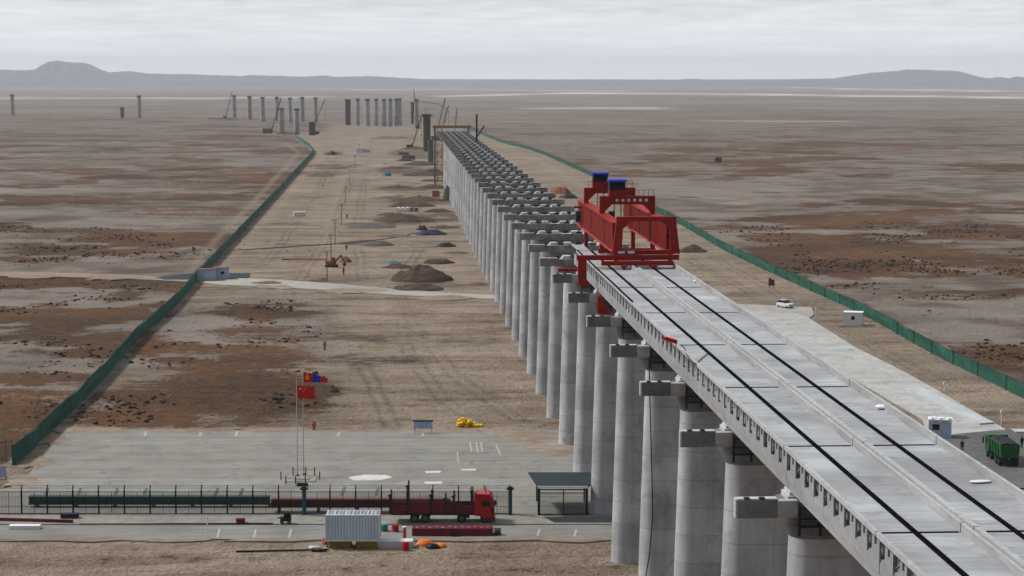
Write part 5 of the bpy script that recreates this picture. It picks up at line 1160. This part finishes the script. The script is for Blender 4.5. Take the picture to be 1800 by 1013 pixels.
for i in range(5):
    p = place(700 + i * 8, 371); b = MB(); b.tube((0, -2.2, .75), (0, 2.2, .75), .75, n=16); o = b.build('concrete_pipe', M_white if i < 3 else M_steel); o.location = p; o.rotation_euler = (0, 0, IMG); tag(o, 'short %s pipe lying on the site, %s of five from the left' % ('white' if i < 3 else 'grey', ORD[i]), 'pipe', 'row of pipes on the site')
boxstack('white_crate', 527, 380, 4.2, 2.4, 1.6, 1, M_white, 'white crate alone on the sand left of the poles', 'crate', R(10), 1)
boxstack('material_stack', 632, 268, 5, 5, 3.5, 3, M_white, 'white stack of panels far up the site', 'panels', 0, 2)
boxstack('material_stack', 642, 268, 6, 4, 2.2, 2, M_shed, 'grey blue stack of panels beside the white stack', 'panels', 0, 3)
boxstack('timber_stack', 710, 272, 7, 3, 1.6, 3, M_orgd, 'orange timber stack far up the site', 'timber', 0, 4)
boxstack('timber_stack', 766, 346, 3.0, 2.5, 2.6, 4, M_orgd, 'orange crate stack beside the far piers', 'crates', 0, 5)
boxstack('panel_stack', 676, 288, 2.5, 1.0, 1.4, 1, M_white, 'small white panel left of the teal tarpaulin', 'panel', 0, 6)
boxstack('distant_cabin', 1263, 285, 4.0, 3.0, 3.0, 1, M_gform, 'lone grey hut far out on the right plain', 'hut', 0, 7)
# red post markers
for px_, py_, hh, m, lab in ((604, 482, 1.9, M_redf, 'bright red post above the haul road'), (571, 615, 1.7, M_pink, 'faded pink post on the marsh inside the fence'), (552, 757, 1.5, M_pink, 'faded pink post at the edge of the concrete yard'), (609, 438, 1.4, M_redd, 'dull red post beside the trench'), (610, 384, 1.6, M_redd, 'dull red post far up the site'), (577, 604, .01, None, '')):
    if m is None: continue
    t = thing('marker_post', lab, 'post', place(px_, py_), IMG); b = MB(); b.bbox(-.2, .2, -.12, .12, -.3, hh, .03); b.build('post', m, t); b = MB(); b.box(-.32, .32, -.14, .14, hh * .55, hh * .75); b.build('cross_board', m, t)
a = [at(*q) for q in ((380, 441), (450, 438), (540, 432), (610, 428), (680, 420), (735, 409))]; b = MB(); b.path([(q.x, q.y, gh(q.x, q.y) + .08) for q in a], .17, 8); tag(b.build('rusty_pipeline', M_wood, smooth=True), 'long rusty pipeline crossing the sandy site', 'pipeline')
a = [at(*q) for q in ((495, 456.5), (530, 456), (575, 457))]; b = MB(); b.path([(q.x, q.y, gh(q.x, q.y) + .1) for q in a], .22, 8); tag(b.build('rusty_pipe', M_orgd), 'short rusty pipe left of the excavator', 'pipe')
# power poles up the site
pole0 = None
PL = [(575, 492, 'nearest'), (582, 458, 'second'), (589, 428, 'third'), (600, 395, 'fourth'), (607, 360, 'fifth'), (615, 325, 'sixth'), (624, 295, 'seventh'), (631, 272, 'farthest')]
prev = None
for i, (px_, py_, w_) in enumerate(PL):
    lab = 'thin timber power pole on the site, %s of the row' % w_; loc = place(px_, py_)
    if pole0 is None:
        pole0 = thing('power_pole', lab, 'pole', loc, IMG, 'power poles up the site'); b = MB(); b.tube((0, 0, -.3), (0, 0, 7.5), .13, .09, 8); b.build('pole', M_wood, pole0); b = MB(); b.bar((-.8, 0, 7.0), (.8, 0, 7.0), .12); b.bar((-.6, 0, 6.3), (.6, 0, 6.3), .1); b.build('crossarm', M_wood, pole0)
        for x in (-.7, 0, .7): b = MB(); b.tube((x, 0, 7.06), (x, 0, 7.26), .06); b.build('insulator', M_dsteel, pole0)
    else:
        c = copy_tree(pole0); c.location = loc; tag(c, lab, 'pole', 'power poles up the site')
    if prev:
        b = MB()
        for x in (-.7, .7):
            pts = [(prev[0] + (loc[0] - prev[0]) * q / 6 + x, prev[1] + (loc[1] - prev[1]) * q / 6, prev[2] + (loc[2] - prev[2]) * q / 6 + 7.2 - .8 * (1 - (q / 3 - 1) ** 2)) for q in range(7)]; b.path(pts, .02, 4)
        tag(b.build('power_line', M_line), 'thin power line between the %s and %s power pole' % (PL[i - 1][2], w_), 'power line', 'power lines up the site')
    prev = loc
# rusty excavator
t = thing('excavator', 'small rusty excavator with lowered arm beside the power poles', 'excavator', place(583, 469), IMG + R(-20))
for s in (-1, 1): b = MB(); b.prism([(-1.5, .1), (-1.2, -.05), (1.2, -.05), (1.5, .1), (1.5, .5), (1.2, .7), (-1.2, .7), (-1.5, .5)], 'y', s * .8 - .25, s * .8 + .25); b.build('crawler_track', M_dsteel, t)
b = MB(); b.bbox(-1.4, .9, -1.0, 1.0, .8, 1.7, .1); b.build('engine_house', M_orgd, t); b = MB(); b.bbox(.1, 1.1, -.95, .0, 1.702, 2.7, .08); b.build('cab', M_orgd, t)
b = MB(); b.bar((.9, .4, 1.5), (2.6, .4, 3.2), .35, .4); b.build('boom', M_orgd, t); b = MB(); b.bar((2.6, .4, 3.2), (3.6, .4, 1.2), .28, .3); st = b.build('arm', M_orgd, t); b = MB(); b.prism([(3.3, 1.2), (3.9, 1.2), (3.8, .3), (3.3, .5)], 'y', 0, .8); b.build('bucket', M_dsteel, st)

# ------------------------------------------------------------------ far piers and cranes
FP = [(22, 203, 'far pale pier at the left edge of the picture'), (245, 207, 'lone pale pier on the left plain'), (412, 206, 'first pier right of the leaning mast, far left group'), (439, 210, 'second pier of the far left group'), (462, 214, 'third pier of the far left group, nearest its left end'), (487, 213, 'fourth pier of the far left group, behind the black boom'), (510, 216, 'fifth pier of the far left group, between the two front piers'), (531.5, 214, 'sixth pier of the far left group'), (555, 215, 'seventh pier of the far left group, behind the brown formwork'), (495, 234, 'left of the two nearer piers at the end of the left fence'), (522, 236, 'right of the two nearer piers at the end of the left fence'),
      (629, 221, 'first pale pier right of the tall brown pier'), (646, 222, 'second pale pier right of the tall brown pier'), (661.5, 221, 'third pale pier right of the tall brown pier'), (675, 222, 'fourth pale pier right of the tall brown pier'), (686.5, 222, 'fifth pale pier right of the tall brown pier'), (697, 221, 'sixth pale pier right of the tall brown pier'), (702, 220, 'last pale pier of the group right of the tall brown pier'), (732, 223, 'pale pier with a thin mast behind the brown one')]
for px_, py_, lab in FP:
    p = at(px_, py_); c = copy_tree(bare0, skip=('anchor_block', 'front_beam', 'bearing_pad', 'access_slab', 'pale_cap_top')); c.location = (p.x, p.y, 0); d = 1.15 if py_ < 230 else .92
    c.rotation_euler = (0, 0, R(68) + .15 * math.sin(px_)); c.scale = (.8, 1.2, d * 1.02); tag(c, lab, 'pier', 'far piers on the plain'); c.name = 'distant_pier'
def formwork_pier(px, ytop, ybot, wpx, m, label, cap=True, platform=False):
    p = at(px, ybot); k = 49.3 / (ybot - HY); h = (ybot - ytop) * k; w_ = wpx * k; t = thing('formwork_pier', label, 'pier', (p.x, p.y, -.3), IMG, 'piers in formwork')
    b = MB(); b.loft([obround(w_ / 2, w_ * .36, z, 8) for z in (0, h * .5, h)]); sh = b.build('formwork_shell', m, t, smooth=True)
    n = 6
    for i in range(1, n): b = MB(); b.loft([obround(w_ / 2 + .12, w_ * .36 + .12, h * i / n - .12, 8), obround(w_ / 2 + .12, w_ * .36 + .12, h * i / n + .12, 8)]); b.build('band', m, sh)
    if cap: b = MB(); b.box(-w_ * .62, w_ * .62, -w_ * .45, w_ * .45, h + .01, h + 1.0); b.build('cap', M_dsteel, t)
    if platform:
        b = MB(); b.box(-w_ * 1.05, w_ * 1.0, -w_ * .7, w_ * .7, h - .4, h - .1); b.build('work_platform', M_dsteel, t)
        b = MB()
        for i in range(7): x = -w_ * 1.0 + i * w_ * .33; b.bar((x, -w_ * .68, h - .1), (x, -w_ * .68, h + 1.4), .12)
        b.bar((-w_, -w_ * .68, h + 1.3), (w_, -w_ * .68, h + 1.3), .12); b.build('railing', M_dsteel, t)
        for x in (-.2, .15): b = MB(); b.bar((x * w_, 0, h + .2), (x * w_, 0, h + 6), .25); b.build('rebar_column', M_steel, t)
    return t
formwork_pier(611.8, 176, 219.7, 9.5, M_brown, 'tall dark brown pier left of the pale group far away')
formwork_pier(725.5, 181, 218, 6.5, M_brown, 'slim dark brown pier beside the thin mast')
formwork_pier(548.7, 214, 238, 11.5, M_brown, 'short dark brown formwork pier at the end of the left fence', cap=False)
formwork_pier(215, 190, 207, 7, M_gform, 'short dark green pier left of the lone pale pier', cap=True)
formwork_pier(750.5, 203, 266, 13, M_brown, 'big brown pier with work platform beside the yellow stair tower', platform=True)
formwork_pier(757, 244, 287, 10, M_gform, 'dark scaffolded pier stump left of the yellow stair tower', cap=False)
# yellow stair tower
p = at(773, 322); k = 49.3 / (322 - HY); h = 86 * k; t = thing('stair_tower', 'tall yellow scaffold stair tower beside the last bare piers', 'stair tower', (p.x, p.y, -.2), IMG); w_ = 9 * k
for sx in (-1, 1):
    for sy in (-1, 1): b = MB(); b.bar((sx * w_ / 2, sy * w_ / 2, 0), (sx * w_ / 2, sy * w_ / 2, h), .3); b.build('upright', M_yels, t)
for i in range(12):
    z = h * (i + .5) / 12; b = MB(); b.box(-w_ / 2, w_ / 2, -w_ / 2, w_ / 2, z - .12, z + .12); b.build('landing', M_yels, t)
    b = MB(); s = 1 if i % 2 else -1; b.bar((-s * w_ / 2 * .9, -w_ * .3, z + .1), (s * w_ / 2 * .9, -w_ * .3, z + h / 12 - .1), .6, .2); b.bar((-s * w_ / 2, -w_ / 2, z), (s * w_ / 2, -w_ / 2, z + h / 12), .14); b.build('stair_flight', M_yels, t)
# yellow transfer beam and masts beyond the last pier
p = at(763, 290); q = at(812, 288); zz = 25.5; kk = 49.3 / (288 - HY)
t = thing('transfer_beam', 'long yellow beam carried level across the far end of the bare piers', 'beam', (PC, PY(NP - 1) + 14, 0), 0)
b = MB(); b.box(-9, 9, -.6, .6, 26.9, 28.2); b.build('beam_body', M_yels, t)
for x in (-8, 8): b = MB(); b.bar((x, 0, -.3), (x, 0, 26.9), .9); b.build('tower_leg', M_steel, t)
b = MB(); b.box(-8, 8, -1.5, 1.5, 25.2, 25.7); b.build('work_deck', M_shed, t)
def crawler_crane(px, py, tx, ty, label, m=M_dsteel, w_=None, group='cranes at the far end of the site', elbow=None, base_h=0.0):
    p = at(px, py); k = 49.3 / (py - HY); t = thing('crawler_crane', label, 'crane', (p.x, p.y, -.1), IMG, group)
    for s in (-1, 1): b = MB(); b.prism([(-2.6, .2), (-2.2, -.1), (2.2, -.1), (2.6, .2), (2.6, .9), (2.2, 1.2), (-2.2, 1.2), (-2.6, .9)], 'y', s * 1.7 - .4, s * 1.7 + .4); b.build('crawler_track', M_dsteel, t)
    b = MB(); b.bbox(-3.0, 1.4, -1.5, 1.5, 1.3, 3.2, .15); b.build('engine_house', m, t); b = MB(); b.bbox(.6, 2.0, -1.5, -.3, 3.21, 4.6, .1); b.build('cab', M_steel, t)
    dx = (tx - px) * k; dz = (py - ty) * k; pr = (1.0, 0, 2.0); tp = (dx, 0, dz)
    d = Vector(tp) - Vector(pr); nn = Vector((-d.z, 0, d.x)).normalized() * .55
    b = MB()
    for s in (-1, 1):
        for yy in (-.5, .5): b.bar(Vector(pr) + nn * s * .7 + Vector((0, yy, 0)), Vector(tp) + nn * s * .4 + Vector((0, yy * .6, 0)), .28)
    n = 14
    for i in range(n):
        a = Vector(pr) + d * (i / n); c = Vector(pr) + d * ((i + 1) / n); s = 1 if i % 2 else -1
        for yy in (-.5, .5): b.bar(a + nn * s * .7 + Vector((0, yy, 0)), c - nn * s * .7 + Vector((0, yy, 0)), .14)
    bm_ = b.build('lattice_boom', m, t)
    b = MB(); b.tube(tp, (tp[0], 0, tp[2] * .45), .07, n=5); b.box(tp[0] - .4, tp[0] + .4, -.4, .4, tp[2] * .45 - 1.2, tp[2] * .45); b.build('hook_block', M_dsteel, bm_)
    b = MB(); b.tube((-2.6, 0, 3.2), tp, .06, n=5); b.build('boom_stay', M_dsteel, bm_)
    return t
crawler_crane(396, 208, 408.7, 161, 'pale leaning crane mast on the flat dark platform far left', M_gform)
crawler_crane(476, 232, 495, 171.4, 'dark crane with a long leaning boom left of the two nearer piers', M_dsteel)
crawler_crane(551, 222, 572, 174.4, 'dark crane boom leaning right behind the brown formwork', M_brown)
crawler_crane(764, 246, 783, 171.5, 'tallest dark crane boom leaning right behind the brown pier', M_dsteel)
crawler_crane(770, 248, 788.8, 184.8, 'second dark crane boom leaning right behind the brown pier', M_brown)
crawler_crane(796, 244, 803.6, 190, 'slim crane boom behind the yellow transfer beam', M_dsteel)
crawler_crane(722, 262, 741.4, 205, 'dark crane boom leaning towards the big brown pier', M_dsteel)
crawler_crane(735, 226, 727.4, 157, 'thin tall mast rising beside the slim brown pier', M_gform)
t = thing('lift_mast', 'dark vertical mast standing on the caps at the end of the bare piers', 'mast', (PC + 5.0, PY(NP - 8), 25.3)); b = MB(); b.bar((0, 0, 0), (0, 0, 11), .7); b.build('mast', M_dsteel, t); b = MB(); b.bar((.3, 0, 2.5), (3.0, 0, 6.5), .5); b.build('jib', M_dsteel, t)
# truss walkway hung between the brown piers
p = at(735, 226); k = 49.3 / (226 - HY); t = thing('truss_arch', 'pale lattice arch between the slim and the big brown pier', 'truss', (p.x, p.y, 0), IMG)
pts = [(0, 28), (10, 27.5), (20, 25.5), (28, 21), (33, 16)]; b = MB(); b2 = MB()
for (x0, z0), (x1, z1) in zip(pts[:-1], pts[1:]):
    b.bar((x0, 0, z0), (x1, 0, z1), .5)
for i in range(17):
    x = i * 2.0; z = np.interp(x, [q[0] for q in pts], [q[1] for q in pts]); b2.bar((x, 0, -.3), (x, 0, z), .22); 
    if i: z1 = np.interp(x - 2, [q[0] for q in pts], [q[1] for q in pts]); b2.bar((x - 2, 0, z1 * .5), (x, 0, z), .18); b2.bar((x - 2, 0, z1 * .75), (x, 0, z * .75), .18)
ch_ = b.build('top_chord', M_steel, t); b2.build('lacing', M_pad, t)
def platform(px0, px1, py, hpx, m, label):
    a = at(px0, py); c = at(px1, py); k = 49.3 / (py - HY); b = MB(); L_ = (c - a).length; b.box(0, L_, 0, 12, hpx * k - .8, hpx * k); 
    n = int(L_ / 5)
    for i in range(n + 1): b.box(i * (L_ - .5) / n, i * (L_ - .5) / n + .5, .5, 1.0, -.3, hpx * k - .8)
    o = b.build('trestle_platform', m); o.location = a; o.rotation_euler = (0, 0, IMG); tag(o, label, 'platform')
platform(366, 416, 211, 3, M_gform, 'long flat dark platform under the leaning mast far left')
platform(487, 523, 237, 3.5, M_tarp, 'flat black platform at the feet of the two nearer piers')
boxstack('far_equipment', 557, 236, 4, 3, 2.8, 1, M_brown, 'small brown machine box right of the short formwork pier', 'machine', 0, 3)
boxstack('far_equipment', 470, 234, 9, 4, 4.5, 2, M_wood, 'dark equipment stack left of the nearer piers', 'equipment', 0, 4)
